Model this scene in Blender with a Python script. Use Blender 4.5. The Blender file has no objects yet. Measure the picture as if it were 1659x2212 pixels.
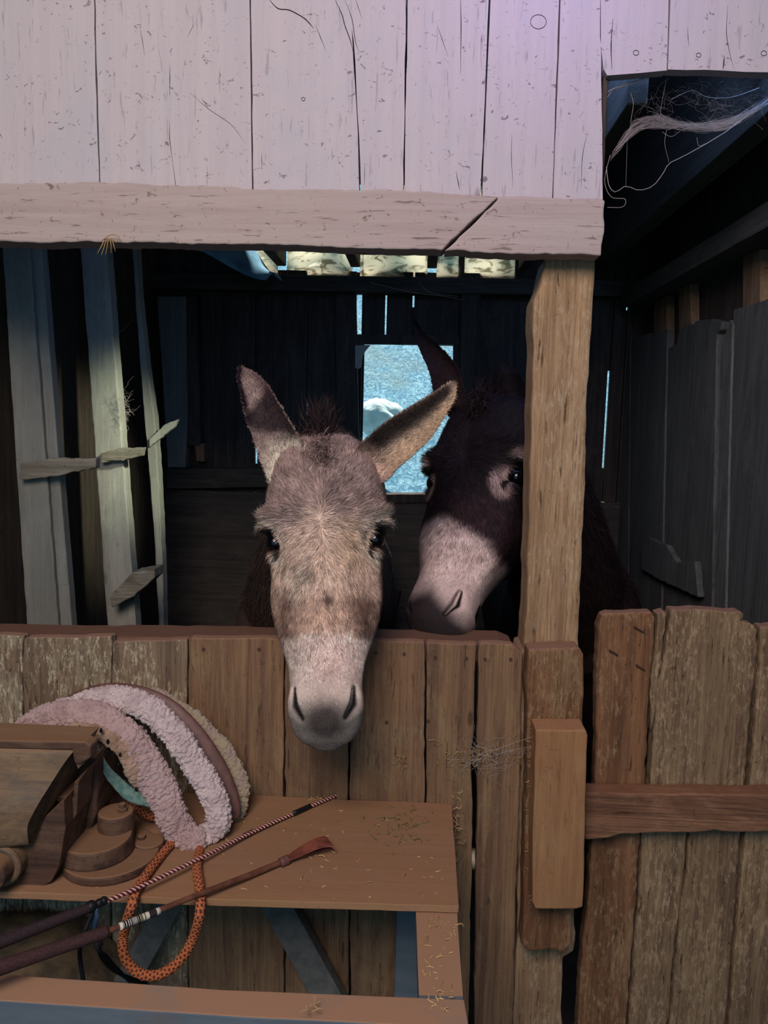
import bpy, math, random
import numpy as np
from mathutils import Vector, Matrix, noise
rnd = random.Random(7); RS = np.random.RandomState(11)
COL = bpy.context.scene.collection
# ---------------------------------------------------------------- camera
W_, H_, F_ = 1659., 2212., 1650.
CAM = np.array([0, 0, 1.55])
yaw, pit, rol = math.radians(2.5), math.radians(7.0), math.radians(1.4)
Fv = np.array([-math.sin(yaw)*math.cos(pit), math.cos(yaw)*math.cos(pit), -math.sin(pit)])
R0 = np.array([math.cos(yaw), math.sin(yaw), 0]); U0 = np.cross(R0, Fv)
Rv = R0*math.cos(rol)+U0*math.sin(rol); Uv = U0*math.cos(rol)-R0*math.sin(rol)
cd = bpy.data.cameras.new('camera'); cam = bpy.data.objects.new('camera', cd); COL.objects.link(cam)
cd.sensor_fit = 'VERTICAL'; cd.sensor_height = 36; cd.lens = F_/H_*36; cd.clip_start = .02
cam.matrix_world = Matrix([[Rv[i], Uv[i], -Fv[i], CAM[i]] for i in range(3)]+[[0, 0, 0, 1]])
bpy.context.scene.camera = cam
def ray(px, py):
    return Fv+Rv*((px-W_/2)/F_)-Uv*((py-H_/2)/F_)
def atY(px, py, Y): d = ray(px, py); return CAM+d*(Y/d[1])
def atX(px, py, X): d = ray(px, py); return CAM+d*(X/d[0])
def atZ(px, py, Z): d = ray(px, py); return CAM+d*((Z-CAM[2])/d[2])
# ---------------------------------------------------------------- objects
def tag(o, label=None, cat=None, group=None, kind=None):
    if label: o['label'] = label
    if cat: o['category'] = cat
    if group: o['group'] = group
    if kind: o['kind'] = kind
    return o
def thing(name, loc, label, cat, group=None):
    o = bpy.data.objects.new(name, None); o.empty_display_size = .05; COL.objects.link(o)
    o.location = Vector([float(v) for v in loc]); return tag(o, label, cat, group)
def obj(name, V, Fc, mat, parent=None, smooth=False, bevel=0, label=None, kind=None, attr=None, mats=None, fm=None, es_=False):
    V = np.asarray(V, float).reshape(-1, 3)
    base = _wloc(parent) if parent else np.array([(V[:, 0].min()+V[:, 0].max())/2, (V[:, 1].min()+V[:, 1].max())/2, V[:, 2].min()])
    me = bpy.data.meshes.new(name)
    me.from_pydata((V-base).tolist(), [], [tuple(int(i) for i in f) for f in Fc] if not isinstance(Fc, np.ndarray) else Fc.tolist())
    me.update()
    for m in (mats or [mat]): me.materials.append(m)
    if fm is not None: me.polygons.foreach_set('material_index', np.asarray(fm, dtype=np.int32))
    if smooth: me.polygons.foreach_set('use_smooth', np.ones(len(me.polygons), bool))
    if attr is not None:
        a = me.color_attributes.new('Col', 'FLOAT_COLOR', 'POINT')
        a.data.foreach_set('color', np.hstack([attr, np.ones((len(attr), 1))]).astype(np.float32).ravel())
    o = bpy.data.objects.new(name, me); COL.objects.link(o)
    if parent: o.parent = parent
    else: o.location = Vector(base.tolist())
    if bevel:
        b = o.modifiers.new('bevel', 'BEVEL'); b.width = bevel; b.segments = 2; b.limit_method = 'ANGLE'; b.angle_limit = math.radians(40)
    if es_:
        b = o.modifiers.new('split', 'EDGE_SPLIT'); b.split_angle = math.radians(38)
    if label: o['label'] = label
    if kind: o['kind'] = kind
    return o
def _wloc(p):
    v = np.zeros(3)
    while p is not None: v = v+np.array(p.location); p = p.parent
    return v
def box(x0, x1, y0, y1, z0, z1):
    V = [(x, y, z) for z in (z0, z1) for y in (y0, y1) for x in (x0, x1)]
    return V, [(0, 2, 3, 1), (4, 5, 7, 6), (0, 1, 5, 4), (2, 6, 7, 3), (0, 4, 6, 2), (1, 3, 7, 5)]
def join(parts):
    V = []; Fc = []; n = 0
    for v, f in parts:
        v = np.asarray(v, float).reshape(-1, 3); V.append(v)
        Fc += [tuple(int(i)+n for i in q) for q in f]; n += len(v)
    return np.vstack(V), Fc
def slab(px, plane, d, th, rough=.0015, step=.02, seed=0):
    """outline in photo pixels laid on a world plane (X, Y or Z = d), given a thickness away from it"""
    at = {'X': atX, 'Y': atY, 'Z': atZ}[plane]; ax = 'XYZ'.index(plane)
    P = [at(x, y, d) for x, y in px]; Q = []
    for a, b in zip(P, P[1:]+P[:1]):
        L = np.linalg.norm(b-a); n = max(1, int(L/step)); t = (b-a)/max(L, 1e-9)
        nv = np.cross(t, np.eye(3)[ax])
        for k in range(n):
            p = a+(b-a)*k/n
            q = rough*(.55*noise.noise(Vector((p*9+seed*7.3).tolist()))+.55*noise.noise(Vector((p*60+seed).tolist())))
            Q.append(p+nv*q*(1.6 if k else .4))
    Q = np.array(Q); e = np.zeros(3); e[ax] = th; n = len(Q)
    V = np.vstack([Q, Q+e])
    Fc = [tuple(range(n)), tuple(range(2*n-1, n-1, -1))]+[(i, i+n, (i+1) % n+n, (i+1) % n) for i in range(n)]
    # orientation outward
    c = Q.mean(0); nn = np.zeros(3)
    for a, b in zip(Q, np.roll(Q, -1, 0)): nn += np.cross(a-c, b-c)
    if nn[ax]*th > 0: Fc = [tuple(reversed(f)) for f in Fc]
    return V, Fc
def loft(rings, cap=True, closed=False):
    R = np.array(rings, float); m, n = R.shape[:2]
    idx = np.arange(m*n).reshape(m, n); Fc = []
    a = idx[:-1]; b = idx[1:]
    q = np.stack([a, np.roll(a, -1, 1), np.roll(b, -1, 1), b], -1).reshape(-1, 4)
    Fc = [tuple(f) for f in q.tolist()]
    if closed:
        q = np.stack([idx[-1], np.roll(idx[-1], -1), np.roll(idx[0], -1), idx[0]], -1); Fc += [tuple(f) for f in q.tolist()]
    elif cap: Fc += [tuple(idx[0][::-1].tolist()), tuple(idx[-1].tolist())]
    return R.reshape(-1, 3), Fc
def spline(P, n):
    P = np.array(P, float); m = len(P); out = []
    E = np.vstack([2*P[0]-P[1], P, 2*P[-1]-P[-2]])
    for k in range(n):
        u = k/(n-1)*(m-1); i = min(int(u), m-2); t = u-i
        p0, p1, p2, p3 = E[i], E[i+1], E[i+2], E[i+3]
        out.append(.5*((2*p1)+(-p0+p2)*t+(2*p0-5*p1+4*p2-p3)*t*t+(-p0+3*p1-3*p2+p3)*t**3))
    return np.array(out)
def frames(C, up=(0, 0, 1)):
    T = np.gradient(C, axis=0); T /= np.linalg.norm(T, axis=1)[:, None]+1e-12
    A = np.cross(T, np.array(up, float)); A /= np.linalg.norm(A, axis=1)[:, None]+1e-9
    return T, A, np.cross(A, T)
def tube(P, r, n=8, k=None, up=(0, 0, 1), ra=1., rb=1.):
    C = spline(P, k) if k else np.array(P, float)
    T, A, B = frames(C, up); r = np.interp(np.linspace(0, 1, len(C)), np.linspace(0, 1, len(np.atleast_1d(r))), np.atleast_1d(r))
    th = np.arange(n)*2*math.pi/n
    R = C[:, None]+A[:, None]*(r[:, None]*ra*np.cos(th))[..., None]+B[:, None]*(r[:, None]*rb*np.sin(th))[..., None]
    return loft(R)
def cyl(c, axis, r, h, n=32, r2=None):
    c = np.array(c, float); ax = np.array(axis, float); ax /= np.linalg.norm(ax)
    u = np.cross(ax, [0, 0, 1] if abs(ax[2]) < .9 else [1, 0, 0]); u /= np.linalg.norm(u); v = np.cross(ax, u)
    th = np.arange(n)*2*math.pi/n; r2 = r if r2 is None else r2
    ring = lambda c, r: c+np.outer(np.cos(th), u)*r+np.outer(np.sin(th), v)*r
    return loft([ring(c, r), ring(c+ax*h, r2)])
def sphere(c, r, n=24, m=16, s=(1, 1, 1)):
    R = []
    for i in range(m+1):
        a = math.pi*(i+.02)/(m+.04); th = np.arange(n)*2*math.pi/n
        R.append(np.array(c)+np.stack([np.cos(th)*math.sin(a)*s[0], np.sin(th)*math.sin(a)*s[1], np.full(n, math.cos(a))*s[2]], 1)*r)
    return loft(R)
def vnoise(P, s=1., seed=0):
    P = np.asarray(P, float)*s+seed*17.13; i = np.floor(P).astype(np.int64); f = P-i; f = f*f*(3-2*f); o = 0
    for dx in (0, 1):
        for dy in (0, 1):
            for dz in (0, 1):
                h = ((i[:, 0]+dx)*73856093 ^ (i[:, 1]+dy)*19349663 ^ (i[:, 2]+dz)*83492791 ^ seed*2654435) & 0xffffff
                h = (h*1103515245+12345) & 0x7fffffff; h = (h ^ (h >> 13))*1274126177 & 0x7fffffff
                w = (f[:, 0] if dx else 1-f[:, 0])*(f[:, 1] if dy else 1-f[:, 1])*(f[:, 2] if dz else 1-f[:, 2])
                o = o+w*(h/0x7fffffff)
    return o*2-1
def worley(P, s=1., seed=0):
    P = np.asarray(P, float)*s; i = np.floor(P).astype(np.int64); best = np.full(len(P), 9.)
    for dx in (-1, 0, 1):
        for dy in (-1, 0, 1):
            for dz in (-1, 0, 1):
                c = i+np.array([dx, dy, dz]); d = 0
                for k, pr in enumerate((73856093, 19349663, 83492791)):
                    h = (c[:, 0]*73856093 ^ c[:, 1]*19349663 ^ c[:, 2]*83492791 ^ (seed+k*977)*pr) & 0xffffff
                    h = (h*1103515245+12345) & 0x7fffffff; h = (h ^ (h >> 13))*1274126177 & 0x7fffffff
                    d = d+(c[:, k]+h/0x7fffffff-P[:, k])**2
                best = np.minimum(best, d)
    return np.sqrt(best)
def vnormals(V, Fq):
    N = np.zeros_like(V); Fq = np.asarray(Fq)
    n = np.cross(V[Fq[:, 2]]-V[Fq[:, 0]], V[Fq[:, 3]]-V[Fq[:, 1]])
    for k in range(4): np.add.at(N, Fq[:, k], n)
    return N/(np.linalg.norm(N, axis=1)[:, None]+1e-12)
# ---------------------------------------------------------------- materials
def lin(c):
    if isinstance(c, str): c = [int(c[i:i+2], 16)/255 for i in (0, 2, 4)]
    return [((x+.055)/1.055)**2.4 if x > .04045 else x/12.92 for x in c]+[1]
class NT:
    def __init__(s, name):
        s.m = bpy.data.materials.new(name); s.m.use_nodes = True; s.n = s.m.node_tree.nodes; s.l = s.m.node_tree.links
        s.b = s.n['Principled BSDF']; s.b.inputs['Roughness'].default_value = .85; s.b.inputs['Specular IOR Level'].default_value = .25
        s.tc = s.n.new('ShaderNodeTexCoord'); oi = s.n.new('ShaderNodeObjectInfo')
        mu = s.n.new('ShaderNodeVectorMath'); mu.operation = 'SCALE'; mu.inputs[0].default_value = (37, 19, 53); s.l.new(oi.outputs['Random'], mu.inputs['Scale'])
        ad = s.n.new('ShaderNodeVectorMath'); s.l.new(s.tc.outputs['Object'], ad.inputs[0]); s.l.new(mu.outputs[0], ad.inputs[1]); s.co = ad.outputs[0]; s.oi = oi
    def set(s, sock, v):
        if hasattr(v, 'node'): s.l.new(v, sock)
        elif isinstance(v, str): sock.default_value = lin(v)
        else: sock.default_value = v
    def map(s, sc, rot=(0, 0, 0), co=None):
        m = s.n.new('ShaderNodeMapping'); s.l.new(co or s.co, m.inputs[0]); m.inputs['Scale'].default_value = sc; m.inputs['Rotation'].default_value = rot; return m.outputs[0]
    def noise(s, v, scale=1, detail=4, rough=.55, dist=0):
        n = s.n.new('ShaderNodeTexNoise'); s.l.new(v, n.inputs['Vector'])
        n.inputs['Scale'].default_value = scale; n.inputs['Detail'].default_value = detail; n.inputs['Roughness'].default_value = rough; n.inputs['Distortion'].default_value = dist
        return n.outputs['Fac']
    def vor(s, v, scale=1, feat='F1', out='Distance', rand=1):
        n = s.n.new('ShaderNodeTexVoronoi'); n.feature = feat; s.l.new(v, n.inputs['Vector']); n.inputs['Scale'].default_value = scale; n.inputs['Randomness'].default_value = rand; return n.outputs[out]
    def rng(s, v, a, b, c=0, d=1, sm=True):
        n = s.n.new('ShaderNodeMapRange'); n.interpolation_type = 'SMOOTHSTEP' if sm else 'LINEAR'; s.set(n.inputs[0], v)
        for k, x in zip((1, 2, 3, 4), (a, b, c, d)): n.inputs[k].default_value = x
        return n.outputs[0]
    def math(s, op, a, b=0):
        n = s.n.new('ShaderNodeMath'); n.operation = op; s.set(n.inputs[0], a); s.set(n.inputs[1], b); return n.outputs[0]
    def mix(s, f, a, b, mode='MIX'):
        n = s.n.new('ShaderNodeMix'); n.data_type = 'RGBA'; n.blend_type = mode; s.set(n.inputs[0], f); s.set(n.inputs[6], a); s.set(n.inputs[7], b); return n.outputs[2]
    def bump(s, h, dist=.002, st=1):
        n = s.n.new('ShaderNodeBump'); n.inputs['Distance'].default_value = dist; n.inputs['Strength'].default_value = st; s.l.new(h, n.inputs['Height']); s.l.new(n.outputs[0], s.b.inputs['Normal'])
    def done(s, col, rough=None):
        s.set(s.b.inputs['Base Color'], col)
        if rough is not None: s.set(s.b.inputs['Roughness'], rough)
        return s.m
def wood(name, light, dark, patch, axis='Z', fleck=.5, fleckc='2a1d16', grain=1., dust='9a7460', dusty=.8, spots=.5, bump=.0015, patchamt=.6, vary=.25, sheen=0, rot=None, streak=.35, white=.0, whitec='b3a288', chips=.3):
    m = NT(name); k = 'XYZ'.index(axis)
    def sc(a, b):
        v = [a, a, a]; v[k] = b; return tuple(v)
    co = m.co
    if rot: co = m.map((1, 1, 1), rot)
    g = m.noise(m.map(sc(230, 7), co=co), 1, 8, .72, .25)
    g2 = m.noise(m.map(sc(38, 1.5), co=co), 1, 8, .72, .6)
    pt = m.noise(m.map(sc(9, 4), co=co), 1, 9, .75, .5)
    c = m.mix(m.rng(g2, .35, .68, 0, 1), light, dark)
    c = m.mix(m.math('MULTIPLY', m.rng(pt, .46, .66), patchamt), c, patch)
    c = m.mix(m.math('MULTIPLY', m.rng(g, .46, .62), .62*grain), c, dark)
    sk = m.noise(m.map(sc(130, 14), co=co), 1, 5, .65, .3)
    c = m.mix(m.math('MULTIPLY', m.rng(sk, .60, .68), fleck*streak*2), c, fleckc)
    sp = m.noise(m.map((90, 90, 60), co=co), 1, 5, .7)
    c = m.mix(m.math('MULTIPLY', m.rng(sp, .63, .72), spots), c, fleckc)
    sp2 = m.vor(m.map(sc(9, 3.2), co=co), 1)
    c = m.mix(m.rng(sp2, .07, .03, 0, spots), c, fleckc)
    ch = m.noise(m.map((48, 48, 70), co=co), 1, 4, .7, 1.2); c = m.mix(m.math('MULTIPLY', m.rng(ch, .635, .665), chips), c, fleckc)
    wt = m.noise(m.map(sc(150, 45), co=co), 1, 6, .75); c = m.mix(m.math('MULTIPLY', m.math('MULTIPLY', m.rng(wt, .50, .60), m.rng(pt, .40, .52)), white), c, whitec)
    # value variation from board to board
    h = m.n.new('ShaderNodeHueSaturation'); m.l.new(c, h.inputs['Color']); m.set(h.inputs['Value'], m.rng(m.oi.outputs['Random'], 0, 1, 1-vary, 1+vary, False)); c = h.outputs[0]
    if dusty:
        ge = m.n.new('ShaderNodeNewGeometry'); sx = m.n.new('ShaderNodeSeparateXYZ'); m.l.new(ge.outputs['Normal'], sx.inputs[0])
        c = m.mix(m.math('MULTIPLY', m.rng(sx.outputs[2], .45, .8), dusty), c, dust)
    h1 = m.math('ADD', m.math('MULTIPLY', g, .6*grain), m.math('MULTIPLY', g2, .8)); h1 = m.math('SUBTRACT', h1, m.math('MULTIPLY', m.rng(sk, .6, .75), .5*fleck)); h1 = m.math('SUBTRACT', h1, m.rng(sp, .6, .75, 0, .3*spots))
    m.bump(h1, bump*2.2, .8)
    return m.done(c, .88-sheen)
M = {}
M['pink'] = wood('painted_plank', 'b5aaab', 'aea3a6', 'a9a5aa', fleck=.45, fleckc='64545a', chips=.8, grain=.14, dusty=.9, dust='9c8378', spots=.45, vary=.05, streak=.35, bump=.0007)
M['pinkX'] = wood('painted_beam', 'ad9b96', '9f8c87', 'a59a92', 'X', fleck=.9, fleckc='5d4a42', chips=.7, grain=.3, dusty=.9, dust='8f7467', spots=.6, vary=.04, bump=.001)
M['post'] = wood('tan_post_wood', 'b5926f', '86674d', 'c0a688', fleck=1, fleckc='4a3426', grain=1.3, spots=.6, patchamt=.5, vary=.05, bump=.0026, white=.35, whitec='c9b79c')
M['board'] = wood('brown_board', '8a6a4e', '64493a', '9a8260', fleck=.8, fleckc='2b1d15', grain=.9, spots=.6, vary=.12, patchamt=.55)
M['boardpale'] = wood('weathered_board', '86705a', '5c493c', 'a3967e', fleck=1, fleckc='35271f', grain=1, spots=.9, vary=.08, patchamt=.9, white=1, whitec='b5a88f')
M['gate'] = wood('gate_board', '93785a', '62493a', '9d7f60', fleck=1, fleckc='35261c', grain=1, spots=.9, vary=.08, patchamt=.8, white=.8, whitec='ad9274', bump=.0022)
M['gatered'] = wood('gate_board_red', '8a6043', '5e3e2b', '987c5c', fleck=1, fleckc='35261c', grain=1, spots=.9, vary=.05, patchamt=.6, white=.5, whitec='a88a68', bump=.0022)
M['block'] = wood('block_wood', 'a0744f', '8a6043', 'ab8660', fleck=.35, fleckc='3d2718', grain=.6, spots=.35, vary=.03, patchamt=.5, dust='a37857')
M['bar'] = wood('bar_wood', '8a6048', '5a3b2e', 'a67c5e', 'X', fleck=.8, fleckc='2e1c14', grain=1.3, spots=.3, vary=.03, dust='8c6248', dusty=.5)
M['rail'] = wood('rail_wood', '75564a', '5a4038', '82655a', 'X', fleck=.7, grain=.8, dust='70503f', vary=.03)
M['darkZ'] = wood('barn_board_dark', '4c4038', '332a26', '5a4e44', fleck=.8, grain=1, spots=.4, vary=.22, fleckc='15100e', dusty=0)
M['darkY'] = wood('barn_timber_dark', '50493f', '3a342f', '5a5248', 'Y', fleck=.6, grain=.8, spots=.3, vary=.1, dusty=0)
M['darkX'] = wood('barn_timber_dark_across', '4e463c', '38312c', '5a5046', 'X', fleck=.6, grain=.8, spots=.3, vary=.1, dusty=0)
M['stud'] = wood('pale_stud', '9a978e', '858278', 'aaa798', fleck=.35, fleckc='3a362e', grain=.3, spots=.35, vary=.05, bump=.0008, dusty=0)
M['studdim'] = wood('dimmed_stud', '7c7a72', '6c6a64', '88867c', fleck=.35, fleckc='3a362e', grain=.3, spots=.3, vary=.03, bump=.0008, dusty=0)  # copy of pale_stud, base darkened to stand in for dimmer light
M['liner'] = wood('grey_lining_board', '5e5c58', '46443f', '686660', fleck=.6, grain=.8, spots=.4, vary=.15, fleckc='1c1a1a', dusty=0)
M['studX'] = wood('pale_stud_across', '887f72', '5c5548', '9a9484', 'X', fleck=1, fleckc='3a362e', grain=1, spots=.9, vary=.05, dusty=0)
M['ply'] = wood('dusty_plywood', '9a7559', '8c6a52', '927046', 'X', fleck=.3, fleckc='4e3626', grain=.3, spots=.3, vary=0, dust='8a634b', dusty=.35, bump=.0005)
M['rust'] = wood('rusty_iron', '5e4436', '3b2b25', '7a604a', 'X', fleck=.5, grain=.2, spots=.5, vary=0, dust='84634a', dusty=.85, sheen=.25, bump=.0008, fleckc='1c1614')
M['rust2'] = wood('worn_iron', '80684e', '5d4a3b', '4a4440', 'X', fleck=.3, grain=.15, spots=.4, vary=0, dust='8a6a50', dusty=.6, sheen=.3, bump=.0006, patchamt=.8, fleckc='2c2420')
def simple(name, c, rough=.8, n1=None, sc=40, bump=.0008, metal=0, spec=None, c2=None):
    m = NT(name); v = m.noise(m.map((sc, sc, sc)), 1, 5, .6)
    col = m.mix(m.rng(v, .35, .65), c, c2 or c); m.bump(v, bump, .7); m.b.inputs['Metallic'].default_value = metal
    if spec is not None: m.b.inputs['Specular IOR Level'].default_value = spec
    return m.done(col, rough)
def frame_mat():
    m = NT('grey_blue_painted_wood'); g = m.noise(m.map((9, 40, 40)), 1, 5, .6); p = m.noise(m.map((6, 6, 6)), 1, 5, .6)
    c = m.mix(m.rng(g, .3, .7), '58626c', '636c75'); c = m.mix(m.rng(p, .58, .68, 0, .4), c, '6b5a4c')
    ge = m.n.new('ShaderNodeNewGeometry'); sx = m.n.new('ShaderNodeSeparateXYZ'); m.l.new(ge.outputs['Normal'], sx.inputs[0])
    dp = m.mix(m.rng(p, .56, .7, 0, .5), '9a765e', '7c7673')
    c = m.mix(m.rng(sx.outputs[2], .5, .8), c, dp); m.bump(g, .0008, .6); return m.done(c, .85)
M['frame'] = frame_mat()
M['brace'] = simple('brace_paint', '686663', .8, c2='565654')
M['teal'] = simple('teal_webbing', '4c6e66', .85, c2='6f857c', sc=120)
M['leather'] = simple('brown_leather', '6a463f', .55, c2='5a3a35', sc=60, spec=.5)
M['redleather'] = simple('red_brown_leather', '84483c', .5, c2='5f3229', sc=50, spec=.5)
M['grip'] = simple('dark_grip', '33262a', .8, c2='281d22', sc=300, bump=.0015)
M['grip2'] = simple('maroon_grip', '422a2c', .8, c2='35201f', sc=300, bump=.0015)
M['shaft'] = simple('brown_shaft', '6e4635', .5, c2='55342a', sc=60)
M['black'] = simple('black_plastic', '16161a', .5)
M['blackstrap'] = simple('black_strap', '0c1018', .7)
M['bluestrap'] = simple('blue_strap', '3c566e', .6)
M['steel'] = simple('steel_ring', '9a9288', .35, metal=1)
M['white'] = simple('label_paper', 'c9c2b4', .7)
M['straw'] = simple('straw', 'c2a272', .8, c2='8f7348', sc=20)
M['strawg'] = simple('green_hay', '5d6140', .9, c2='7a6a48', sc=20)
M['web'] = simple('cobweb_silk', '9c8f88', .9)
M['dirt'] = simple('dirt_floor', '4a3f34', .95, c2='33291f', sc=9, bump=.01)
M['concrete'] = simple('aisle_floor', '4a4038', .95, c2='383028', sc=7, bump=.004)
M['tarp'] = simple('blue_grey_tarp', '7ba6b8', .5, c2='557e92', sc=8)
M['crack'] = simple('dark_crack', '241b1e', .95)
M['nail'] = simple('rusty_nail', '4b342b', .6)
def fleece(name, a, b):
    m = NT(name); v = m.vor(m.map((170, 170, 170)), 1); n = m.noise(m.map((30, 30, 30)), 1, 5, .6)
    c = m.mix(m.rng(n, .4, .65), a, b); m.bump(m.math('ADD', v, m.noise(m.map((500,)*3), 1, 3)), .003, .9); m.b.inputs['Sheen Weight'].default_value = .2
    return m.done(c, 1.)
M['fleece'] = fleece('fleece', 'd3bdbb', 'bfa6a6'); M['fleece2'] = fleece('pinkish_fleece', 'bd9f9c', 'a88a88'); M['fleece3'] = fleece('yellowed_fleece', 'a8957c', 'a58c84'); M['fleece4'] = fleece('matted_fleece', 'b0907c', '8a6e58')
def attrmat(name, rough=.85, bump=.0006, trans=False):
    m = NT(name); a = m.n.new('ShaderNodeVertexColor'); a.layer_name = 'Col'
    n = m.noise(m.map((260,)*3), 1, 4, .6); m.bump(n, bump, .7); m.b.inputs['Specular IOR Level'].default_value = .15
    return m.done(a.outputs[0], rough)
M['hide'] = attrmat('donkey_hide'); M['fur'] = attrmat('donkey_fur', .7)
M['ropeo'] = attrmat('orange_braided_rope', .8); M['braid'] = attrmat('braided_whip_shaft', .4, .0002)
m = NT('wet_dark_eye'); m.b.inputs['Specular IOR Level'].default_value = .35; M['eye'] = m.done('050508', .16)
m = NT('translucent_panel'); n = m.noise(m.map((10, 10, 22)), 1, 5, .6, 2.); c = m.mix(m.rng(n, .5, .62), 'e8e0cc', 'a8a08c')
tr = m.n.new('ShaderNodeBsdfTranslucent'); m.l.new(c, tr.inputs[0]); mx = m.n.new('ShaderNodeMixShader'); mx.inputs[0].default_value = .9
m.done(c, .6); m.l.new(m.b.outputs[0], mx.inputs[1]); m.l.new(tr.outputs[0], mx.inputs[2]); m.l.new(mx.outputs[0], m.n['Material Output'].inputs[0]); m.bump(n, .01, .8); M['panel'] = m.m
m = NT('hillside'); n = m.noise(m.map((16, 12, 16)), 1, 8, .8, 2.0); n2 = m.noise(m.map((1.3,)*3), 1, 4); c = m.mix(m.rng(n, .42, .6), '5b93ad', 'aedbe4'); c = m.mix(m.rng(n2, .5, .68, 0, .5), c, '93a49a'); m.bump(n, .05, 1); M['hill'] = m.done(c, .9)
m = NT('pale_rock'); n = m.noise(m.map((5,)*3), 1, 8, .7, 1); m.bump(n, .03, 1); M['rock'] = m.done(m.mix(m.rng(n, .35, .65), 'c0d2cc', 'e2ece4'), .9)
# ================================================================ the barn shell
def struct(name, parts, mat, bevel=0):
    V, Fc = join(parts); return tag(obj(name, V, Fc, mat, bevel=bevel), kind='structure')
YB = 3.3; ZC = 2.42
struct('floor', [box(-3.0, 3.0, -3, 1.55, -.1, 0), box(-3.0, 3.0, 1.55, 3.5, -.1, 0)], M['concrete'])
struct('ceiling', [box(-3.0, 3.0, -3, 3.36, 3.3, 3.36)], M['darkY'])
# back wall: vertical planks with daylight gaps, window opening, heavier boards low down
bx = lambda px, py=900: atY(px, py, YB)[0]
bz = lambda px, py: atY(px, py, YB)[2]
gaps = [(553, 6, 945, 1002), (662, 1.4, 868, 930), (771, 12, 632, 725), (828, 4, 632, 725), (886, 4, 630, 662), (1310, 6, 800, 1012), (1341, 5, 636, 668)]
wx0, wx1, wz0, wz1 = bx(779), bx(979), bz(870, 1068), bz(870, 744)
gx = sorted([(bx(g[0]-g[1]/2), bx(g[0]+g[1]/2), bz(g[0], g[3]), bz(g[0], g[2])) for g in gaps])
P = []; cuts = [-1.25]
for g in gx: cuts += [g[0], g[1]]
cuts.append(1.1)
for i in range(0, len(cuts), 2):           # planks between gaps
    a, b = cuts[i], cuts[i+1]; n = max(1, round((b-a)/.19)); xs = [a+(b-a)*k/n for k in range(n+1)]
    for p, q in zip(xs, xs[1:]):
        dy = rnd.uniform(0, .006)
        lo, hi = max(p, wx0), min(q, wx1)
        if hi-lo > .01:
            if p < wx0-.002: P.append(box(p, wx0, YB+dy, YB+.022+dy, 0, 3.3))
            if q > wx1+.002: P.append(box(wx1, q, YB+dy, YB+.022+dy, 0, 3.3))
            P.append(box(lo, hi, YB+dy, YB+.022+dy, 0, wz0)); P.append(box(lo, hi, YB+dy, YB+.022+dy, wz1, 2.16 if p < .3 else 3.3))
        else: P.append(box(p+.0003, q-.0003, YB+dy, YB+.022+dy, 0, 3.3 if (q < bx(551) or p > bx(1090)) else 2.16))
for a, b, z0, z1 in gx:                    # each gap is open only over part of its height
    P.append(box(a-.012, b+.012, YB+.024, YB+.04, 0 if not (wx0 < a < wx1) else wz1+.001, z0)); P.append(box(a-.012, b+.012, YB+.024, YB+.04, z1, 2.16 if bx(535) < a < bx(1090) else 3.3))
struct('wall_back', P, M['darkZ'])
def fl(name, parts, mat, label, cat, bevel=.003, group=None, smooth=False):
    V, Fc = join(parts); return tag(obj(name, V, Fc, mat, bevel=bevel, smooth=smooth), label, cat, group)
# window frame
struct('window_1', [slab([(725, 615), (768, 615), (778, 1075), (735, 1400)], 'Y', YB-.04, .038, .001), slab([(766, 722), (996, 724), (996, 745), (766, 743)], 'Y', YB-.03, .028, .001),
   slab([(979, 740), (996, 740), (994, 1080), (978, 1080)], 'Y', YB-.025, .023, .001), slab([(772, 1068), (1000, 1068), (1000, 1086), (772, 1086)], 'Y', YB-.045, .09, .002)], M['darkZ'], .002)
# dark timbers on the back wall
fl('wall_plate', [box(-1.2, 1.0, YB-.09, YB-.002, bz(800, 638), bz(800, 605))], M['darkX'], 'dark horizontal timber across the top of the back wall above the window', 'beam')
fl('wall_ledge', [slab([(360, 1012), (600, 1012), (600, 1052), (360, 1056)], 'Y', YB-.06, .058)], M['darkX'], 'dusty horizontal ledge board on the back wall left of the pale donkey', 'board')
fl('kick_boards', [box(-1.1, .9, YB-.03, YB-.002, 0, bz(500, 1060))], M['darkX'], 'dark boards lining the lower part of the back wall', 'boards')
for i, (o, lb) in enumerate([([(338, 640), (402, 640), (407, 900), (400, 1010), (362, 1010), (350, 800)], 'pale grey upright board in the far left corner of the stall'),
      ([(402, 640), (424, 640), (434, 955), (430, 962), (406, 962)], 'narrow brownish upright board beside the far left corner board'),
      ([(420, 958), (441, 958), (441, 998), (424, 996)], 'short tan block fixed below the narrow corner board'),
      ([(996, 600), (1040, 600), (1036, 1080), (996, 1080)], 'wide dark upright right of the window')]):
    fl('wall_board', [slab(o, 'Y', YB-.06-.01*(i % 2), .05)], M['studdim'] if i in (0,) else (M['board'] if i == 2 else M['darkZ']), lb, 'board')
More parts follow.
